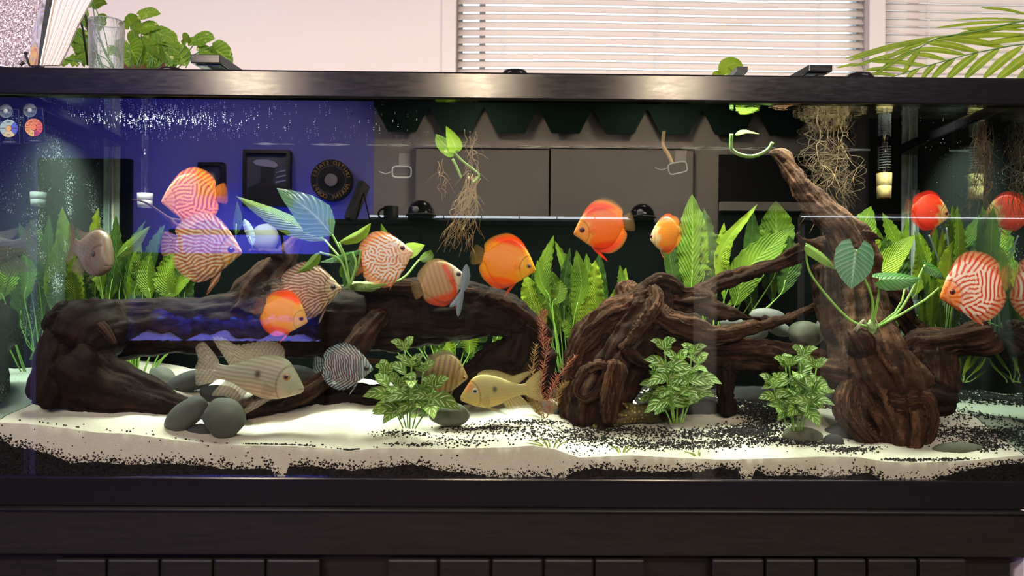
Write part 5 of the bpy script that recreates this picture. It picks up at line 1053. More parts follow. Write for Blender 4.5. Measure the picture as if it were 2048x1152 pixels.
    for sd_ in (-1, 1):
        nb, nr = 16, 6; v = []; 
        l_ = .14 if kind == 'disc' else .16
        for i in range(nb):
            for j in range(nr):
                a_ = -.9 + 1.25 * i / (nb - 1); r_ = l_ * j / (nr - 1) * (1 - .25 * abs(i / (nb - 1) - .55)); x_ = pc[0] + .01 + math.cos(a_) * r_; 
                v.append((.5 - x_, sd_ * (np.interp(pc[0], ss, W_) * .93 + .002 + .25 * r_), (pc[1] + math.sin(a_) * r_) * hs))
        id2 = np.arange(nb * nr).reshape(nb, nr); f = np.stack([id2[:-1, :-1], id2[1:, :-1], id2[1:, 1:], id2[:-1, 1:]], -1).reshape(-1, 4)
        o = mobj('pectoral_fin', v, f.tolist(), m_fin, root, True, None, False); c_, _ = colf(np.full(nb * nr, .3), np.full(nb * nr, .0), 5); setcol(o.data, np.concatenate([c_, np.full((nb * nr, 1), .22)], 1))
        ex, ez, er = eye; 
        zt_ = float(np.interp(ex, ss, top)); zb_ = float(np.interp(ex, ss, bot)); cz = (ez * hs - (zt_ + zb_) / 2) / ((zt_ - zb_) / 2); sn = math.sqrt(max(0, 1 - cz * cz)); wy = float(np.interp(ex, ss, W_)) * sn ** 1.1
        q = MB(); y0 = sd_ * (wy - er * .25)
        q.lathe([(0.0001, 0), (er, 0), (er, sd_ * er * .25), (er * .92, sd_ * er * .42), (er * .6, sd_ * er * .50), (.0001, sd_ * er * .52)], (.5 - ex, y0, ez * hs), 28, axis='y')
        e = q.build('eye', m_iris[iris], None, True); e.parent = root
        q = MB(); q.lathe([(er * .56, sd_ * er * .46), (er * .5, sd_ * er * .60), (er * .3, sd_ * er * .68), (.0001, sd_ * er * .70)], (.5 - ex, y0, ez * hs), 24, axis='y')
        p_ = q.build('pupil', m_pupil, None, True); p_.parent = e
    root.scale = (s_, s_, s_)
    ry = math.radians(-tilt)
    root.rotation_euler = (Matrix.Rotation(math.radians(yaw) + (PI if left else 0), 4, 'Z') @ Matrix.Rotation(ry, 4, 'Y')).to_euler()
    return root
# stripe fields
AF = lambda x, z: math.atan2(z * 1.15, x + .02)
g_lab = gabor(.066, lambda x, z: AF(x, z) if abs(z) > .30 else math.pi * mn.noise(Vector((x * 5, z * 5, 2))), 6200, 1, .25)
g_line = gabor(.054, lambda x, z: AF(x, z) * .9 + (1.5 if abs(z) < .28 and x > .25 else .6) * mn.noise(Vector((x * 5, z * 5, 7))), 8000, 2, .14)
g_fine = gabor(.050, lambda x, z: AF(x, z) if abs(z) > .28 else 1.4 + .8 * mn.noise(Vector((x * 6, z * 6, 5))), 9000, 3, .2)
g_wide = gabor(.072, lambda x, z: AF(x, z) * 1.0 if (abs(z) > .26 or x < .3) else .9 * mn.noise(Vector((x * 5, z * 5, 9))) + (1.2 if x > .6 else 0), 5600, 4, .18)
def fields(s, z):
    r = np.hypot((s - .5), z * 1.02); fin = sst(.40, .50, r)
    face = sst(.30, .16, np.hypot(s - .06, z * .8)); return r, fin, face
def ln(g, s, z, a=-.12, b=.22): return sst(a, b, samp(g, s, z))
def bars(s, z, k=9.5, w=.2): return sst(.35, .95, np.cos((s + .10 * z * z - .135) * 2 * PI * k / 1.05 * .95) * .5 + .5)
def fin_alpha(fk, s, z, body=.95, tail=.45, pel=.9):
    return np.full(s.shape, {0: 1, 1: body, 2: body, 3: tail, 4: pel, 5: .3}[fk])
def c_pigeon(base, line, edge, head, g=None, lo=-.12, hi=.2, clear_tail=.4):
    def f(s, z, fk):
        g_ = g if g is not None else g_lab; r, fin, face = fields(s, z); t = ln(g_, s, z, lo, hi)
        c = mix(mix(np.broadcast_to(base, s.shape + (3,)), edge, fin * .75), line, t); c = mix(c, head, face * .85 * (1 - t * .4))
        if fk == 3: c = mix(c, edge, .5)
        rim = sst(.56, .62, r) if fk in (1, 2) else 0 * s
        al = fin_alpha(fk, s, z, .95, clear_tail) * (1 - .45 * rim); return c, al
    return f
def c_turq(base, stripe, bar, head, g=None, barw=.5, fincol=None, fine=1.0):
    def f(s, z, fk):
        g_ = g_line if g is None else g; r, fin, face = fields(s, z); t = ln(g_, s, z, -.1, .25)
        b = mix(np.broadcast_to(base, s.shape + (3,)), bar, bars(s, z) * barw * (1 - fin))
        b = mix(b, head, face * .5); c = mix(b, stripe, t * (.72 + .28 * fin) * fine); c = mix(c, bar, bars(s, z) * barw * .45 * (1 - fin))
        if fincol is not None: c = mix(c, fincol, fin * .4)
        return c, fin_alpha(fk, s, z, .95, .5) * (1 - (.4 * sst(.57, .63, r) if fk in (1, 2) else 0))
    return f
def c_solid(body, head, fincol, edge, hx=.30, streak=None):
    def f(s, z, fk):
        r, fin, face = fields(s, z); n_ = samp(g_wide, s * .35 + .2, z * .35)
        c = mix(np.broadcast_to(body, s.shape + (3,)), fincol, sst(.20, .46, np.abs(z) + .05 * n_)); hd = sst(hx + .08, hx - .08, s + .25 * np.abs(z) - .05 * n_)
        c = mix(c, head, hd * (1 - sst(.30, .42, z))); c = mix(c, edge, sst(.50, .62, r) * .8 if fk != 4 else 0 * s)
        fr = .93 + .07 * np.sin(np.arctan2(z, s - .1) * 90); c = c * (1 - fin[..., None] * (1 - fr[..., None]))
        if fk == 3: c = mix(c, rgb(150, 130, 90), .6)
        al = fin_alpha(fk, s, z, .96, .30, .9); 
        if fk in (1, 2): al = al * (1 - .75 * sst(.56, .64, r))
        return c, al
    return f
FG = 'discus fish in the tank'
fish('discus', 377, 396, .15, 108, -8, True, 'orange pink discus with maze lines above the striped one, snout at left', FG, c_pigeon(rgb(255, 178, 95), rgb(200, 75, 20), rgb(250, 130, 15), rgb(235, 160, 110), g_wide, .0, .3), hs=.98, eye=(.11, .03, .02), iris='dark', dsc=(.75, .8))
fish('discus', 418, 497, .10, 132, -6, False, 'big discus striped brown and pale turquoise, overlapping the pink one above', FG, c_turq(rgb(165, 95, 40), rgb(225, 222, 190), rgb(120, 65, 30), rgb(225, 165, 40), None, .45, rgb(175, 60, 30)), eye=(.145, .02, .052), iris='dark', hs=.96, dsc=(.7, .75), vent=[(.30, -.48), (.46, -.74), (.42, -.5)])
fish('discus', 626, 580, .13, 112, 4, False, 'purplish discus with fine wavy stripes behind the small orange one', FG, c_turq(rgb(125, 75, 50), rgb(210, 202, 180), rgb(95, 55, 45), rgb(175, 160, 110), None, .4, rgb(140, 75, 70)), eye=(.15, .03, .05), iris='dark', hs=.94, yaw=12, dsc=(.6, .75))
fish('discus', 572, 630, .09, 88, -18, False, 'small yellow orange discus beside the blue lit reflection on the log', FG, c_solid(rgb(255, 165, 15), rgb(245, 185, 80), rgb(255, 80, 5), rgb(250, 70, 5), .34), eye=(.15, .03, .05), iris='red', hs=1.0, dsc=(.7, .7), yaw=8)
fish('discus', 775, 516, .12, 104, 14, False, 'white discus with orange squiggle lines before the green leaves', FG, c_pigeon(rgb(245, 236, 226), rgb(222, 118, 20), rgb(228, 120, 50), rgb(246, 215, 180), g_lab, .22, .42), eye=(.17, .11, .05), iris='red', hs=1.0, dsc=(.65, .75), vent=[(.5, -.5), (.62, -.62), (.55, -.5)])
fish('discus', 887, 563, .11, 92, 18, False, 'grey headed discus with red flank patches at the hanging roots', FG, lambda s, z, fk: (mix(mix(mix(np.broadcast_to(rgb(185, 150, 105), s.shape + (3,)), rgb(215, 65, 35), np.clip(sst(-.18, -.34, z) + np.exp(-((s - .34 - .15 * z) / .07) ** 2) * .95 * (z < .35) * (z > -.35), 0, 1)), rgb(140, 105, 75), bars(s, z, 11) * .45 * sst(.3, .4, s)), rgb(205, 190, 165), sst(.28, .22, s + .1 * z)), fin_alpha(fk, s, z, .85, .45)), eye=(.15, .06, .055), iris='dark', hs=1.0, dsc=(.55, .6), yaw=15)
fish('discus', 1019, 527, .10, 108, -14, False, 'bright orange discus with yellow face in the middle of the tank', FG, c_solid(rgb(255, 150, 5), rgb(250, 180, 45), rgb(255, 75, 0), rgb(215, 150, 20), .32), eye=(.14, .04, .048), iris='amber', hs=.96, dsc=(.7, .65), vent=[(.36, -.50), (.44, -.66), (.42, -.5)])
fish('discus', 1197, 457, .10, 102, -12, True, 'orange red discus facing left with a swept back top fin', FG, c_solid(rgb(255, 118, 8), rgb(250, 165, 70), rgb(252, 52, 6), rgb(215, 160, 60), .34), eye=(.17, .03, .055), iris='red', hs=.94, dsc=(1.0, .8), vent=[(.36, -.5), (.55, -.72), (.46, -.5)])
fish('discus', 1330, 470, .12, 88, -8, True, 'pale faced orange discus turned toward the glass beside the tall leaf', FG, c_solid(rgb(245, 150, 40), rgb(232, 205, 150), rgb(245, 95, 30), rgb(240, 130, 60), .46), eye=(.16, .04, .05), iris='red', hs=.92, dsc=(.45, .4), yaw=-60, thick=.13)
fish('discus', 1862, 424, .20, 84, -10, False, 'deep red discus with cream face near the right end', FG, c_solid(rgb(232, 62, 20), rgb(228, 180, 105), rgb(205, 35, 15), rgb(190, 60, 30), .38), eye=(.15, .03, .05), iris='red', hs=.94, dsc=(.55, .5), yaw=10)
fish('discus', 1941, 578, .06, 128, -16, True, 'white discus with red maze lines at the right end', FG, c_pigeon(rgb(240, 215, 195), rgb(205, 60, 25), rgb(225, 120, 50), rgb(238, 130, 30), g_wide, .12, .36), eye=(.17, .04, .045), iris='red', hs=1.02, dsc=(.75, .7), vent=[(.42, -.5), (.55, -.6), (.5, -.45)])
fish('discus', 697, 734, .08, 98, -4, False, 'blue white spotted discus with brown bars above the white sand', FG, c_turq(rgb(95, 50, 38), rgb(175, 215, 222), rgb(90, 38, 26), rgb(130, 150, 150), g_fine, .9, None, 1.0), eye=(.13, .0, .055), iris='dark', hs=.88, dsc=(.65, .75))
fish('discus', 893, 748, .12, 88, -10, False, 'olive brown discus with dark bars beside the first bushy plant', FG, c_turq(rgb(150, 118, 55), rgb(120, 128, 118), rgb(70, 48, 25), rgb(165, 140, 70), None, .6, rgb(100, 105, 110), .6), eye=(.10, -.02, .052), iris='amber', hs=1.0, dsc=(.55, .65), vent=[(.30, -.5), (.40, -.72), (.36, -.5)], yaw=12)
# eartheaters
def c_cich(base, belly, spot, line, head, warm=None):
    def f(s, z, fk):
        t = np.cos(z * 2 * PI / .034 + 1.2 * np.sin(s * 9)) * .5 + .5; sc_ = .5 + .5 * np.sin(s * 260) * np.sin(z * 260)
        c = mix(np.broadcast_to(base, s.shape + (3,)), belly, sst(.02, -.13, z)); c = mix(c, line, t * .42 * sst(.22, .32, s)); c = c * (.88 + .16 * sc_[..., None])
        c = mix(c, spot, np.exp(-(((s - .52) / .035) ** 2 + ((z - .05) / .035) ** 2) ** 1.5) * .9)
        c = mix(c, rgb(95, 150, 140), np.exp(-(((s - .14) / .05) ** 2 + ((z + .03) / .05) ** 2)) * .35 * (np.sin(s * 160 + z * 120) > 0))
        if warm is not None: c = mix(c, warm, np.exp(-((s - .16 + .3 * z) / .09) ** 2) * sst(.02, .12, z) * .8)
        if fk: c = mix(mix(np.broadcast_to(base, s.shape + (3,)), head, .5), line, .5 * (np.sin(s * 150 + z * 90) > .3))
        return c, fin_alpha(fk, s, z, .88, .85, .75)
    return f
fish('eartheater_cichlid', 520, 760, .07, 178, -10, False, 'large silver striped cichlid with trailing fins above the grey stones', 'eartheater cichlids', c_cich(rgb(172, 178, 150), rgb(215, 188, 150), rgb(25, 25, 20), rgb(120, 85, 60), rgb(205, 180, 165)), 'cich', hs=1.34, eye=(.20, .07, .042), iris='amber',
     tail=dict(D=[(.27, .215), (.30, .30), (.40, .345), (.55, .33), (.70, .29), (.85, .26), (1.0, .30), (1.12, .28), (.97, .15), (.87, .075)], E=[(1.0, .11), (1.10, .18), (1.20, .23), (1.27, .17), (1.22, .08), (1.24, 0), (1.22, -.08), (1.18, -.14), (1.0, -.09)]), vent=[(.52, -.26), (.80, -.42), (.55, -.20)])
fish('eartheater_cichlid', 988, 787, .09, 136, -7, True, 'yellow cichlid with orange forehead and dark flank spot over the sand', 'eartheater cichlids', c_cich(rgb(190, 175, 100), rgb(215, 190, 90), rgb(30, 32, 28), rgb(150, 160, 130), rgb(220, 190, 130), rgb(215, 120, 70)), 'cich', hs=1.32, eye=(.23, .055, .044), iris='silver', tail=dict(D=[(.27, .215), (.32, .26), (.45, .275), (.60, .25), (.74, .20), (.85, .17), (.98, .20), (1.12, .20), (.95, .11), (.87, .075)]), vent=[(.48, -.20), (.70, -.27), (.52, -.17)])
fish('eartheater_cichlid', 184, 512, .14, 148, -16, False, 'grey brown cichlid turned half toward the glass at the left end', 'eartheater cichlids', c_cich(rgb(118, 100, 84), rgb(128, 98, 84), rgb(55, 42, 36), rgb(78, 56, 46), rgb(105, 98, 90)), 'cich', hs=1.72, eye=(.24, .05, .042), iris='dark', yaw=-38, thick=.13, tail=dict(D=[(.27, .215), (.30, .235), (.42, .24), (.58, .20), (.72, .16), (.85, .15), (.98, .16), (1.06, .15), (.95, .10), (.87, .075)]))
# pleco: flat bodied, spotted
pl = empty('spotted_pleco', P(1255, 842, .13), 'olive yellow pleco with pale dots lying behind the middle bushy plant', 'fish'); 
q_ = Mat('pleco_skin'); q_.b.inputs['Roughness'].default_value = .6; vv = q_.coord('Object', (1, 1, 1)); vo = q_.n('ShaderNodeTexVoronoi', i_Scale=150.0); vo.inputs['Randomness'].default_value = .5; q_.l(vv, vo.inputs[0])
q_.l(q_.ramp(vo.outputs['Distance'], [(.16, (.55, .48, .14)), (.28, (.115, .09, .015)), (.6, (.07, .055, .01))]), q_.b.inputs['Base Color']); m_pleco = q_.m
A = spline([(1186, 856, .13, 5), (1200, 853, .13, 6.5), (1222, 846, .135, 9), (1250, 835, .14, 15), (1280, 826, .145, 19), (1305, 828, .15, 18), (1325, 832, .15, 9)], 40)
pts = [P(a[0], a[1], a[2]) for a in A]; v, f = tube_vf(pts, [a[3] * S(a[2]) for a in A], 24); mobj('body', v, f, m_pleco, pl)
def finpoly(name, L_, par, mat, y, n=8):
    """A fin as a thin curved web between a root line and an edge line (px)."""
    (a0, a1), (b0, b1) = L_[0], L_[1]; v = []; f = []
    for i in range(n + 1):
        t = i / n; r0 = (a0[0] + (a1[0] - a0[0]) * t, a0[1] + (a1[1] - a0[1]) * t)
        e0 = spline(L_[2], n + 1)[i]
        for j in range(5):
            u = j / 4; p_ = P(r0[0] + (e0[0] - r0[0]) * u, r0[1] + (e0[1] - r0[1]) * u, y + .004 * math.sin(i * 1.7) * u); v.append(p_)
    for i in range(n):
        for j in range(4): k = i * 5 + j; f.append((k, k + 5, k + 6, k + 1))
    return mobj(name, v, f, mat, par)
finpoly('dorsal_fin', [((1258, 824), (1282, 812)), None or ((0, 0), (0, 0)), [(1245, 806), (1256, 805), (1270, 808), (1282, 812)]], pl, m_pleco, .14)
finpoly('pectoral_fin', [((1245, 835), (1262, 828)), ((0, 0), (0, 0)), [(1236, 836), (1233, 830), (1238, 826), (1254, 825)]], pl, m_pleco, .12)
finpoly('tail_fin', [((1196, 850), (1198, 857)), ((0, 0), (0, 0)), [(1190, 846), (1184, 852), (1184, 858), (1196, 861)]], pl, m_pleco, .13)
for sgn in (-1, 1):
    v, f = rock_vf(P(1318, 822, .15 + sgn * .008), (.003, .003, .003), 1, 2, 0); mobj('eye', v, f, m_pupil, pl)
# ================================================================ FITTINGS IN THE TANK AND THINGS ON THE RIM
m_cl = clear('clear_plastic', 1.45, (.86, .88, .86)).m
m_clf = Mat('frosted_plastic'); m_clf.b.inputs['Base Color'].default_value = (.55, .62, .62, 1); m_clf.b.inputs['Roughness'].default_value = .35; m_clf.b.inputs['Alpha'].default_value = .45; m_clf = m_clf.m
m_yel = simple('yellowed_plastic', (.42, .32, .13), .5, .4, .25, 120); m_wht = simple('white_tube', (.24, .24, .23), .5, .4, .15, 120)
def nozzle(px, py0, py1, w, y, lab, mat, ring=True):
    a = P(px, py0, y); b = P(px, py1, y); r = w * S(y); o = empty('outlet_tube', b, lab, 'tube', 'outlet tubes')
    h = a.z - b.z; q = MB(); q.lathe([(r * .80, 0), (r * .90, .0), (r * .95, h * .47), (r * .91, h * .485), (r * .91, h * .505), (r * .97, h * .52), (r, h), (r * .85, h), (r * .8, h * .05)], (b.x, b.y, b.z), 32); q.build('nozzle', mat, o, True)
    if ring:
        q = MB(); pts = [Vector((b.x + r * .8 * math.cos(t), b.y + r * .8 * math.sin(t), a.z + .008 + t * .0009)) for t in np.linspace(0, 2 * PI * 9, 200)]; q.tube(pts, .0007, 5); q.build('spiral', m_clf, o, True)
    q = MB(); q.tube([(b.x, b.y, a.z - .002), (b.x, b.y, ZW - .002)], r * .45, 16); q.build('pipe', m_cl, o, True)
nozzle(1768, 347, 396, 15, .36, 'yellowed outlet nozzle with a clear spiral tube above', m_yel); nozzle(290, 387, 415, 15, .36, 'short white perforated outlet nozzle left of the pink discus', m_wht, False)
def clip(px, py, rot, lab):
    c = P(px, py, .004); o = empty('clear_clip', c, lab, 'clip', 'clear clips on the glass'); w_, h_ = 19 * S(0), 11 * S(0); q = MB(); l = []
    for k in range(33):
        a = 2 * PI * k / 32; ca, sa = math.cos(a), math.sin(a); x = w_ * abs(ca) ** .45 * (1 if ca > 0 else -1); z = h_ * abs(sa) ** .45 * (1 if sa > 0 else -1); l.append(c + Vector((x * math.cos(rot) - z * math.sin(rot), .004, x * math.sin(rot) + z * math.cos(rot))))
    q.tube(l, .0012, 6, cap=False); q.build('clip_ring', m_clf, o, True); box('clip_plate', (c.x - w_ * .3, .006, c.z + h_), (c.x + w_ * .9, .009, c.z + h_ * 3.4), m_cl, o); q = MB(); q.tube([c + Vector((-w_ * 1.05, .004, 0)), c + Vector((-w_ * 1.7, .004, -.004)), c + Vector((-w_ * 2.4, .004, 0))], .0007, 5); q.build('clip_wire', m_clf, o)
clip(803, 343, 0, 'clear plastic clip on the glass left of the pothos roots'); clip(1356, 335, .22, 'clear plastic clip on the glass above the pale faced fish')
# thin tubes and a heater at the right
m_tube = simple('grey_tube', (.10, .15, .14), .3, .5); m_bl = simple('blue_tube', (.04, .16, .30), .4)
o = empty('thin_tube', P(1880, 560, .18), 'pair of thin grey air tubes rising past the red discus', 'tube')
for l in ([(1858, 470), (1870, 500), (1883, 545), (1888, 620)], [(1893, 455), (1898, 500), (1905, 560), (1906, 640)]):
    q = MB(); q.tube([Vector(a) for a in spline([tuple(p) for p in PP(l, .18)], 20)], .0018, 8); q.build('tube', m_tube, o, True)
o = empty('heater', P(1828, 660, .42), 'slim heater with a blue cable in the plants by the back seam', 'heater')
q = MB(); a, b = P(1828, 640, .42), P(1828, 600, .42); q.tube([P(1828, 650, .425), P(1828, 600, .425)], .009, 14); q.build('heater_cap', m_tube, o, True); q = MB(); q.tube([P(1828, 690, .425), P(1828, 650, .425)], .004, 10); q.build('cable', m_bl, o, True)
q = MB(); q.tube([P(1828, 600, .425), P(1828, 380, .425)], .0035, 10); q.build('glass_tube', m_clf, o, True)
# bubbles under the surface
def bubbles(name, rows, lab):
    bm = bmesh.new(); bmesh.ops.create_icosphere(bm, subdivisions=1, radius=1); bv = np.array([v_.co for v_ in bm.verts]); bf = np.array([[v_.index for v_ in f_.verts] for f_ in bm.faces]); bm.free()
    V = []; F = []
    for k, (p, r) in enumerate(rows): V.append(bv * r + np.array(p)); F.append(bf + k * len(bv))
    o = mobj(name, np.concatenate(V), np.concatenate(F), m_bub, None, True); tag(o, lab, 'bubbles', kind='stuff')
m_bub = simple('bubble_shine', (.80, .88, .90), .15, .8)
rows = []
for _ in range(520):
    px = 330 + random.gauss(0, 80); y = random.uniform(.02, .42); p = P(px, 240, y); d = random.gauss(0, .006)
    x = p.x; py_ = 0
    if TX0 + .01 < x: rows.append(((x, y if random.random() < .35 else abs(random.gauss(.17, .06)) + .01, ZW - random.uniform(.0008, .003)), random.uniform(.0004, .0009)))
for _ in range(200): rows.append(((random.uniform(TX0 + .02, -.15), random.uniform(.02, .42), ZW - random.uniform(.001, .003)), random.uniform(.0003, .0007)))
for _ in range(120): p = P(random.uniform(1840, 2040), random.uniform(220, 560), random.uniform(.05, .3)); rows.append((tuple(p), random.uniform(.0003, .0006)))
bubbles('surface_bubbles', rows, 'fine white bubbles floating under the water surface at the left')
# ---- alert cards on the glass
m_edge = simple('card_edge', (.006, .012, .018), .5)
def card(px, py, rot, segs, centre, lab, txt, small, nums):
    yb = .0030; c = P(px, py, yb); o = empty('alert_card', c, lab, 'card', 'colour cards inside the glass'); s = S(0)
    R = Matrix.Rotation(rot, 3, 'Y')
    def L(dx, dz, dy=0): q_ = R @ Vector((dx * s, 0, dz * s)); return c + Vector((q_.x, dy, q_.z))
    cr = [(-18, 38), (18, 38), (23, -28), (-18, -28)]; cr = [(-19, 36), (19, 38), (22, -30), (-21, -30)]
    v = [L(*p) for p in cr] + [L(*p, .0008) for p in cr]; mobj('card_sheet', v, [(3, 2, 1, 0), (4, 5, 6, 7), (0, 1, 5, 4), (1, 2, 6, 5), (2, 3, 7, 6), (3, 0, 4, 7)], m_clc, o, False)
    q = MB(); q.tube([L(*p, -.0004) for p in cr] + [L(*cr[0], -.0004)], .0007, 6); q.build('card_border', m_edge, o)
    n = len(segs)
    for i, (a0, a1, col) in enumerate(segs):
        v = []; m_ = 10
        for dy in (-.0008, -.0002):
            for k in range(m_ + 1):
                a = math.radians(a0 + 1.5 + (a1 - a0 - 3) * k / m_); v.append(L(6.2 * math.sin(a), 6.2 * math.cos(a), dy)); v.append(L(17.5 * math.sin(a), 17.5 * math.cos(a), dy))
        f = []; h = 2 * (m_ + 1)
        for k in range(m_): f += [(2 * k, 2 * k + 1, 2 * k + 3, 2 * k + 2), (h + 2 * k, h + 2 * k + 2, h + 2 * k + 3, h + 2 * k + 1), (2 * k + 1, h + 2 * k + 1, h + 2 * k + 3, 2 * k + 3)]
        mobj('colour_segment', v, f, simple('card_colour', col, .5), o, False)
        am = math.radians((a0 + a1) / 2); p = L(12.5 * math.sin(am), 12.5 * math.cos(am), -.0012)
        if i < len(nums): letter(nums[i], p, (4.6 if len(nums[i]) < 4 else 3.4) * s, m_edge, o, rot * 0, 'segment_text', False, .0001)
    q = MB(); cc = L(0, 0, -.0008); q.lathe([(.0001, -.0005), (5.4 * s, -.0005), (5.4 * s, .0005)], tuple(cc), 24, axis='y'); q.build('centre_dot', simple('dot_colour', centre, .5), o)
    letter(txt, L(1, -21.5, -.001), 8.5 * s, m_edge, o, 0, 'card_text', False, .0001)
    q = MB(); a_, b_ = L(-11, -25, -.0006), L(13, -28.5, -.0006); q.box((a_.x, a_.y, b_.z), (b_.x, a_.y + .0004, a_.z)); q.build('text_plate', m_edge, o); letter(small, L(1, -26.7, -.0011), 3.3 * s, m_pale, o, 0, 'plate_text', False, .0001)
    # suction cup above
    sc0 = L(-5, 34, -.001); q = MB(); q.lathe([(13.5 * s, -.0016), (13 * s, .0), (9 * s, .003), (5 * s, .005), (4 * s, .009), (.0001, .009)], tuple(sc0), 36, axis='y'); q.build('suction_cup', m_clf, o, True)
    q = MB(); q.lathe([(4.5 * s, -.0017), (3.6 * s, -.0022), (.0001, -.0022)], tuple(sc0), 24, axis='y'); q.build('cup_boss', m_clf, o, True)
m_clc = clear('card_clear', 1.3, (.80, .86, .90)).m
card(18, 257, 0, [(-45, 42, (.36, .52, .56)), (42, 135, (.07, .10, .62)), (135, 225, (.68, .58, .32)), (225, 315, (.34, .50, .52))], (.75, .45, .14), 'clear test card with blue and cream wheel, cut by the left edge', 'Alert', 'made in', ['ALERT', 'TOXIC', 'SAFE', 'ALARM'])
card(68, 255, -.06, [(0, 45, (.80, .22, .05)), (45, 90, (.75, .12, .06)), (90, 135, (.78, .10, .08)), (135, 180, (.50, .02, .10)), (180, 225, (.85, .55, .12)), (225, 270, (.85, .36, .04)), (270, 315, (.85, .26, .06)), (315, 360, (.82, .24, .05))], (.85, .22, .04), 'clear test card with an orange and red wheel in the corner', 'pH Alert', 'freshwater', ['7.0', '7.4', '7.8', '8.2', '5.8', '6.2', '6.4', '6.6'])
# ---- things on the rim, left
m_glit = Mat('glitter_panel'); m_glit.b.inputs['Roughness'].default_value = .5
_v = m_glit.coord(); _vo = m_glit.n('ShaderNodeTexVoronoi', i_Scale=520.0); m_glit.l(_v, _vo.inputs[0]); _sp = m_glit.n('ShaderNodeSeparateColor'); m_glit.l(_vo.outputs['Color'], _sp.inputs[0])
m_glit.l(m_glit.ramp(_sp.outputs[0], [(.0, (.06, .04, .05)), (.35, (.20, .14, .17)), (.7, (.45, .36, .40)), (.97, (.95, .85, .85))]), m_glit.b.inputs['Base Color']); m_glit = m_glit.m
ZT = TZ1 + .0005
def gb_(name, pa, pb, y0, y1, mat, par, bev=.002):
    a, b = P(pa[0], pa[1], y0), P(pb[0], pb[1], y0); return box(name, (a.x, y0, b.z), (b.x, y1, a.z), mat, par, bev)
m_lidg = clear('lid_glass', 1.45, (.97, .99, .98)).m
lid = box('lid_pane', (TX0 + .004, .036, TZ1 - .006), (-.55, .168, TZ1), m_lidg, None); lid.name = 'glass_sheet'; tag(lid, 'clear glass lid under the book and the tumbler', 'lid')
o = empty('glitter_board', P(20, 128, .10), 'glittery grey pink board standing behind the leaning book', 'board')
a, b = P(-40, -60, .10), P(86, 117, .10); box('board', (a.x, .10, ZT + .004), (b.x, .106, a.z), m_glit, o); box('lower_lip', (a.x, .088, ZT), (b.x + .004, .112, ZT + .006), m_trim, o)
o = empty('blue_dish', P(15, 130, .06), 'shallow blue dish at the foot of the glitter board', 'dish'); c = P(6, 128, .062); q = MB(); q.lathe([(.020, 0), (.034, .010), (.036, .012), (.034, .0125), (.0001, .004)], (c.x, .062, ZT), 32); q.build('dish_body', simple('blue_glaze', (.03, .04, .16), .25, .5), o, True)
q = MB(); q.lathe([(.035, .0115), (.0365, .0125), (.035, .0135)], (c.x, .062, ZT), 32); q.build('dish_edge', m_trim, o, True)
# book leaning on a wire easel
bk = empty('leaning_book', P(95, 130, .10), 'thick book leaning back on a wire easel, pages toward the glass', 'book')
yk = .055
def prism(name, pxs, y0, y1, mat, par):
    v = [P(a, b, y0) for a, b in pxs]; n = len(v); dv = [Vector((p.x, y1, p.z)) for p in v]
    return mobj(name, v + dv, [tuple(range(n)), tuple(range(2 * n - 1, n - 1, -1))] + [(i, i + n, (i + 1) % n + n, (i + 1) % n) for i in range(n)], mat, par, False)
m_page = Mat('page_edges'); m_page.b.inputs['Roughness'].default_value = .8
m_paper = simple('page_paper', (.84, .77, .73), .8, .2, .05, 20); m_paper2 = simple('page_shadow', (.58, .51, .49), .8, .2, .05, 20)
B0, B1, T0, T1 = (76, 130.5), (113, 130.5), (118, -30), (200, -30)
N_ = 24
for i in range(N_):
    t0, t1 = i / N_, (i + .93) / N_; wob = lambda t, k: 3.0 * math.sin(k * 1.9 + t * 3)
    def at(t, h):  # h 0 bottom..1 top
        x0 = B0[0] + (B1[0] - B0[0]) * t; x1 = T0[0] + (T1[0] - T0[0]) * t; x = x0 + (x1 - x0) * h; return (x + 6 * math.sin(h * 5 + t) * (1 - h) * t, 130.5 + (-160.5) * h)
    L_ = [at(t0, h) for h in np.linspace(0, 1, 9)] + [at(t1, h) for h in np.linspace(1, 0, 9)]
    v = [P(a, b, yk + (i % 3) * .0008) for a, b in L_]; n = len(v); dv = [Vector((p.x, yk + .007, p.z)) for p in v]; f = []
    for k in range(8): f.append((k, k + 1, n - 2 - k, n - 1 - k))
    f += [(k, k + n, (k + 1) % n + n, (k + 1) % n) for k in range(n)]
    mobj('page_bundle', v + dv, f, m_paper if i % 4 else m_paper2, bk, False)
prism('cover_board', [(75, 130), (83, 60), (97, -30), (110, -30), (92, 60), (78, 130)], yk - .004, yk + .012, m_blackm, bk)
prism('page_edge', [(79, 130.5), (93, 60), (111, -30), (114, -30), (96, 60), (82, 130.5)], yk - .003, yk + .010, m_trim, bk)
m_cov = Mat('printed_cover'); m_cov.b.inputs['Roughness'].default_value = .3; m_cov.l(m_cov.ramp(m_cov.noise(m_cov.coord(), 26, 2, .5, 1), [(.3, (.12, .14, .12)), (.42, (.30, .32, .34)), (.5, (.62, .60, .66)), (.58, (.22, .24, .42)), (.64, (.70, .45, .06)), (.70, (.50, .12, .12))], 'LINEAR'), m_cov.b.inputs['Base Color']); m_cov = m_cov.m
v = [P(40, 130, yk + .09), P(88, -30, yk + .09), P(98, -30, yk - .002), P(76, 130, yk - .002)]; v2 = [p + Vector((.002, .002, 0)) for p in v]
mobj('printed_cover', v + v2, [(0, 1, 2, 3), (7, 6, 5, 4), (0, 4, 5, 1), (1, 5, 6, 2), (2, 6, 7, 3), (3, 7, 4, 0)], m_cov, bk, False)
es = empty('wire_easel', P(60, 131, .04), 'black wire easel holding the thick leaning book', 'easel'); 
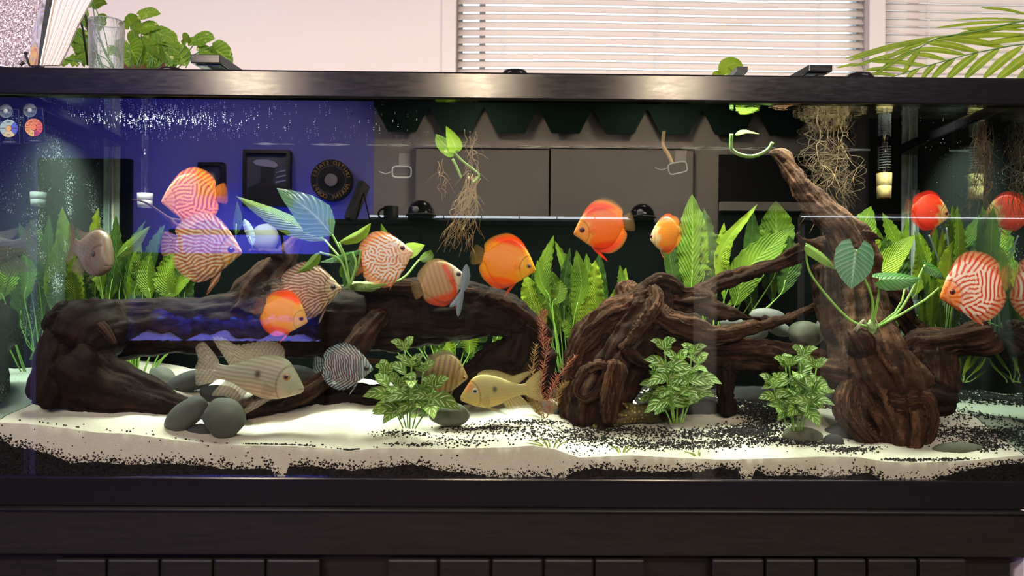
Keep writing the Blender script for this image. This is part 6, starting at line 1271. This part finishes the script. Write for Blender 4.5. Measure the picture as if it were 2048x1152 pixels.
for l, r_ in (([(59, 131), (50, 106)], .0022), ([(41, 131), (45, 125)], .0026)):
    q = MB(); q.tube(PP(l, .045), r_, 8); q.build('front_hook', m_blackm, es, True)
for l in ([(176, 131), (166, 60), (158, 30)], [(180, 75), (174, 50), (169, 22)]):
    q = MB(); q.tube(PP(l, .14), .0021, 8); q.build('back_leg', m_blackm, es, True)
for px in (52, 46): v, f = rock_vf(P(px, 106 if px == 52 else 126, .045), (.0034,) * 3, 1, 2, 0); mobj('ball_end', v, f, m_blackm, es)
# tumbler
m_gl = clear('tumbler_glass', 1.45, (.93, .96, .95)); _b = m_gl.n('ShaderNodeBump', i_Strength=1.0, i_Distance=.004); m_gl.l(m_gl.noise(m_gl.coord('Object', (1, 1, .35)), 170, 3, .7), _b.inputs['Height']); m_gl.l(_b.outputs[0], m_gl.g.inputs['Normal']); m_gl.l(_b.outputs[0], m_gl.fr.inputs['Normal'])
_f = m_gl.n('ShaderNodeMath', operation='MULTIPLY_ADD'); m_gl.l(m_gl.fr.outputs[0], _f.inputs[0]); _f.inputs[1].default_value = .9; _f.inputs[2].default_value = .0; m_gl.l(_f.outputs[0], m_gl.mx.inputs[0]); m_gl.g.inputs['Roughness'].default_value = .08; m_gl = m_gl.m
c = P(212.5, 132, .075); r = 34 * S(.075); h = P(212, 43, .075).z - ZT
o = empty('glass_tumbler', (c.x, .075, ZT), 'clear ribbed glass tumbler standing on the rim lid', 'glass')
q = MB(); q.lathe([(.0001, .0), (r * .90, .0), (r * .93, h * .1), (r, h * .9), (r * 1.0, h), (r * .95, h), (r * .94, h * .9), (r * .86, h * .08), (.0001, h * .06)], (c.x, .075, ZT), 48); q.build('glass_wall', m_gl, o, True)
q = MB(); q.lathe([(r * .945, h * .985), (r * .975, h * 1.004), (r * 1.005, h * .985)], (c.x, .075, ZT), 48); q.build('glass_rim', m_clf, o, True)
# pothos behind the rim
yp = .56
po = empty('potted_pothos', P(276, 134, yp), 'leafy green pothos in a terracotta pot behind the rim at left', 'plant')
m_terra = simple('terracotta', (.42, .24, .15), .8, .2, .15, 40)
c = P(286, 120, yp + .05); q = MB(); zt_ = P(286, 111, yp + .05).z; q.lathe([(.030, -.16), (.046, -.02), (.052, -.02), (.052, 0), (.047, 0), (.040, -.03), (.0001, -.03)], (c.x, yp + .05, zt_), 40); q.build('pot', m_terra, po, True)
box('pot_shelf', (c.x - .22, yp - .03, zt_ - .175), (c.x + .18, yp + .16, zt_ - .16), m_blackm, po)
PL = [((262, 50), (250, 34), 14, .3), ((278, 30), (322, 28), 9, .3), ((285, 55), (320, 58), 11, .5), ((268, 62), (286, 66), 12, 0), ((297, 60), (298, 82), 11, 0), ((312, 64), (358, 98), 13, .3), ((275, 75), (262, 92), 12, 0), ((300, 80), (330, 80), 10, .2), ((308, 88), (345, 122), 19, 0), ((326, 92), (335, 128), 17, 0), ((292, 105), (312, 130), 18, 0), ((258, 95), (275, 128), 19, -.2), ((280, 95), (300, 90), 12, 0), ((350, 108), (375, 132), 17, 0), ((335, 95), (360, 110), 13, 0), ((372, 85), (364, 74), 8, 0), ((395, 82), (376, 92), 8, .2), ((394, 80), (430, 78), 12, .6), ((425, 92), (434, 108), 8, 0), ((428, 98), (466, 134), 15, 0), ((398, 104), (425, 110), 9, 0), ((176, 78), (150, 108), 17, 0), ((160, 40), (178, 28), 14, 0), ((182, -6), (180, 16), 9, 0), ((185, 10), (215, 8), 7, 0), ((150, 60), (146, 96), 13, 0), ((165, 92), (140, 84), 12, 0), ((178, 104), (150, 120), 13, 0), ((128, 118), (127, 134), 11, 0), ((150, 120), (145, 134), 9, 0), ((196, 50), (215, 32), 8, 0), ((230, 90), (252, 120), 15, 0), ((188, 60), (176, 54), 13, 0), ((300, 118), (320, 134), 14, 0), ((262, 112), (256, 134), 15, 0), ((340, 120), (352, 135), 13, 0), ((172, 118), (184, 134), 11, 0), ((330, 70), (352, 92), 11, .2), ((155, 70), (168, 92), 12, 0)]
rs = random.Random(5)
for i, (b_, t_, w_, fz) in enumerate(PL):
    y = yp + rs.uniform(-.04, .05); mid = ((b_[0] + t_[0]) / 2, (b_[1] + t_[1]) / 2 - 5)
    leaf('leaf', PP([b_, mid, t_], y), w_ * 1.45 * S(y), m_pothos if i % 3 else m_lf, po, 'heart', (rs.uniform(-.5, .5), -1, fz * .6 + rs.uniform(-.1, .3)), .03, -.10, 20, 8, i, .35)
    if i % 3 == 1 and b_[0] > 240: continue
    root_ = ((b_[0] * .6 + 276 * .4) + rs.uniform(-8, 8), 136); q = MB(); l = PP([root_, ((root_[0] + b_[0]) / 2 + rs.uniform(-10, 10), min(128, (root_[1] + b_[1]) / 2 - 4)), b_], y); q.tube([Vector(a) for a in spline([tuple(p) for p in l], 12)], .0013, 6); q.build('stalk', m_stemd, po, True)
# one pothos leaf behind the rim at right of the blinds' middle
o = empty('pothos_leaf', P(1460, 150, .30), 'single round bright leaf rising behind the rim below the wide blind', 'leaf')
leaf('blade', PP([(1452, 148), (1455, 132), (1475, 128), (1490, 152)], .30), 17 * S(.3), m_lf2, o, 'heart', (.25, -1, .2), .02, -.1, lobe=.4); q = MB(); q.tube(PP([(1455, 190), (1446, 165), (1455, 147)], .30), .0018, 6); q.build('stalk', m_stem, o, True); 
leaf('blade', PP([(1425, 152), (1436, 146), (1450, 152)], .30), 7 * S(.3), m_lf2, o, 'ovate', (0, -1, .4), .02, -.1)
# palm frond(s) at the right
yq = .52; pm = empty('palm', P(2300, 60, yq), 'arching palm with long green leaflets over the right end of the tank', 'plant')
def rachis(l, rad, y): 
    A = [Vector(a) for a in spline([tuple(p) for p in PP(l, y)], 24)]; q = MB(); q.tube(A, [rad * (1.3 - .03 * i) for i in range(24)], 7); q.build('frond_stem', m_stemd, pm, True)
R1 = [(2300, 60), (2050, 88), (1990, 98), (1940, 108), (1890, 122), (1850, 133), (1790, 152), (1760, 162)]; rachis(R1, .0014, yq); 
R2 = [(2300, 10), (2060, 40), (1960, 62), (1880, 75), (1840, 95), (1800, 115)]; rachis(R2, .0016, yq + .03)
LF = [((2045, 92), (1965, 158), 9), ((1998, 97), (1928, 158), 9.5), ((1956, 106), (1892, 160), 9), ((1910, 116), (1862, 160), 7.5), ((1872, 128), (1843, 160), 6), ((1838, 137), (1812, 162), 5.5), ((2100, 84), (1990, 162), 11), ((2140, 80), (2030, 165), 12), ((2010, 94), (1870, 74), 8), ((1958, 104), (1848, 84), 7.5), ((1930, 109), (1828, 98), 6.5), ((1892, 120), (1822, 108), 6), ((1856, 131), (1736, 122), 6.5), ((1820, 142), (1728, 140), 5), ((1792, 151), (1730, 150), 4), ((2050, 68), (1862, 80), 7), ((2060, 50), (1905, 72), 7), ((1880, 72), (1688, 118), 5), ((1862, 78), (1695, 122), 5), ((1858, 82), (1762, 122), 5), ((1840, 95), (1745, 152), 6), ((1838, 98), (1700, 135), 4), ((1840, 100), (1805, 150), 7), ((2048, 42), (1868, 56), 4), ((2060, 40), (1903, 40), 3), ((2060, 30), (1960, 15), 3.5), ((1990, 58), (1900, 76), 5), ((2048, 60), (1920, 58), 5), ((1735, 130), (1672, 136), 3), ((2120, 70), (1960, 88), 9), ((2090, 110), (2040, 165), 9)]
for i, (b_, t_, w_) in enumerate(LF):
    y = yq + rs.uniform(-.02, .04); mid = ((b_[0] + t_[0]) / 2, (b_[1] + t_[1]) / 2 - 4)
    leaf('leaflet', PP([b_, mid, t_], y), w_ * .9 * S(y), m_palm, pm, 'strap', (rs.uniform(-.2, .2), -1, rs.uniform(0, .6)), 0, -.3, 16, 4, i)
q = MB(); q.tube([P(2300, 60, yq), P(2300, 60, yq) + Vector((.02, .02, -.9)), (P(2300, 60, yq).x + .02, yq + .02, .35)], .008, 8); q.build('trunk', m_stemd, pm, True)
q = MB(); q.lathe([(.09, 0), (.13, .36), (.12, .36), (.1, .3), (.001, .3)], (P(2300, 60, yq).x + .02, yq + .02, 0), 32); q.build('planter', m_terra, pm, True)
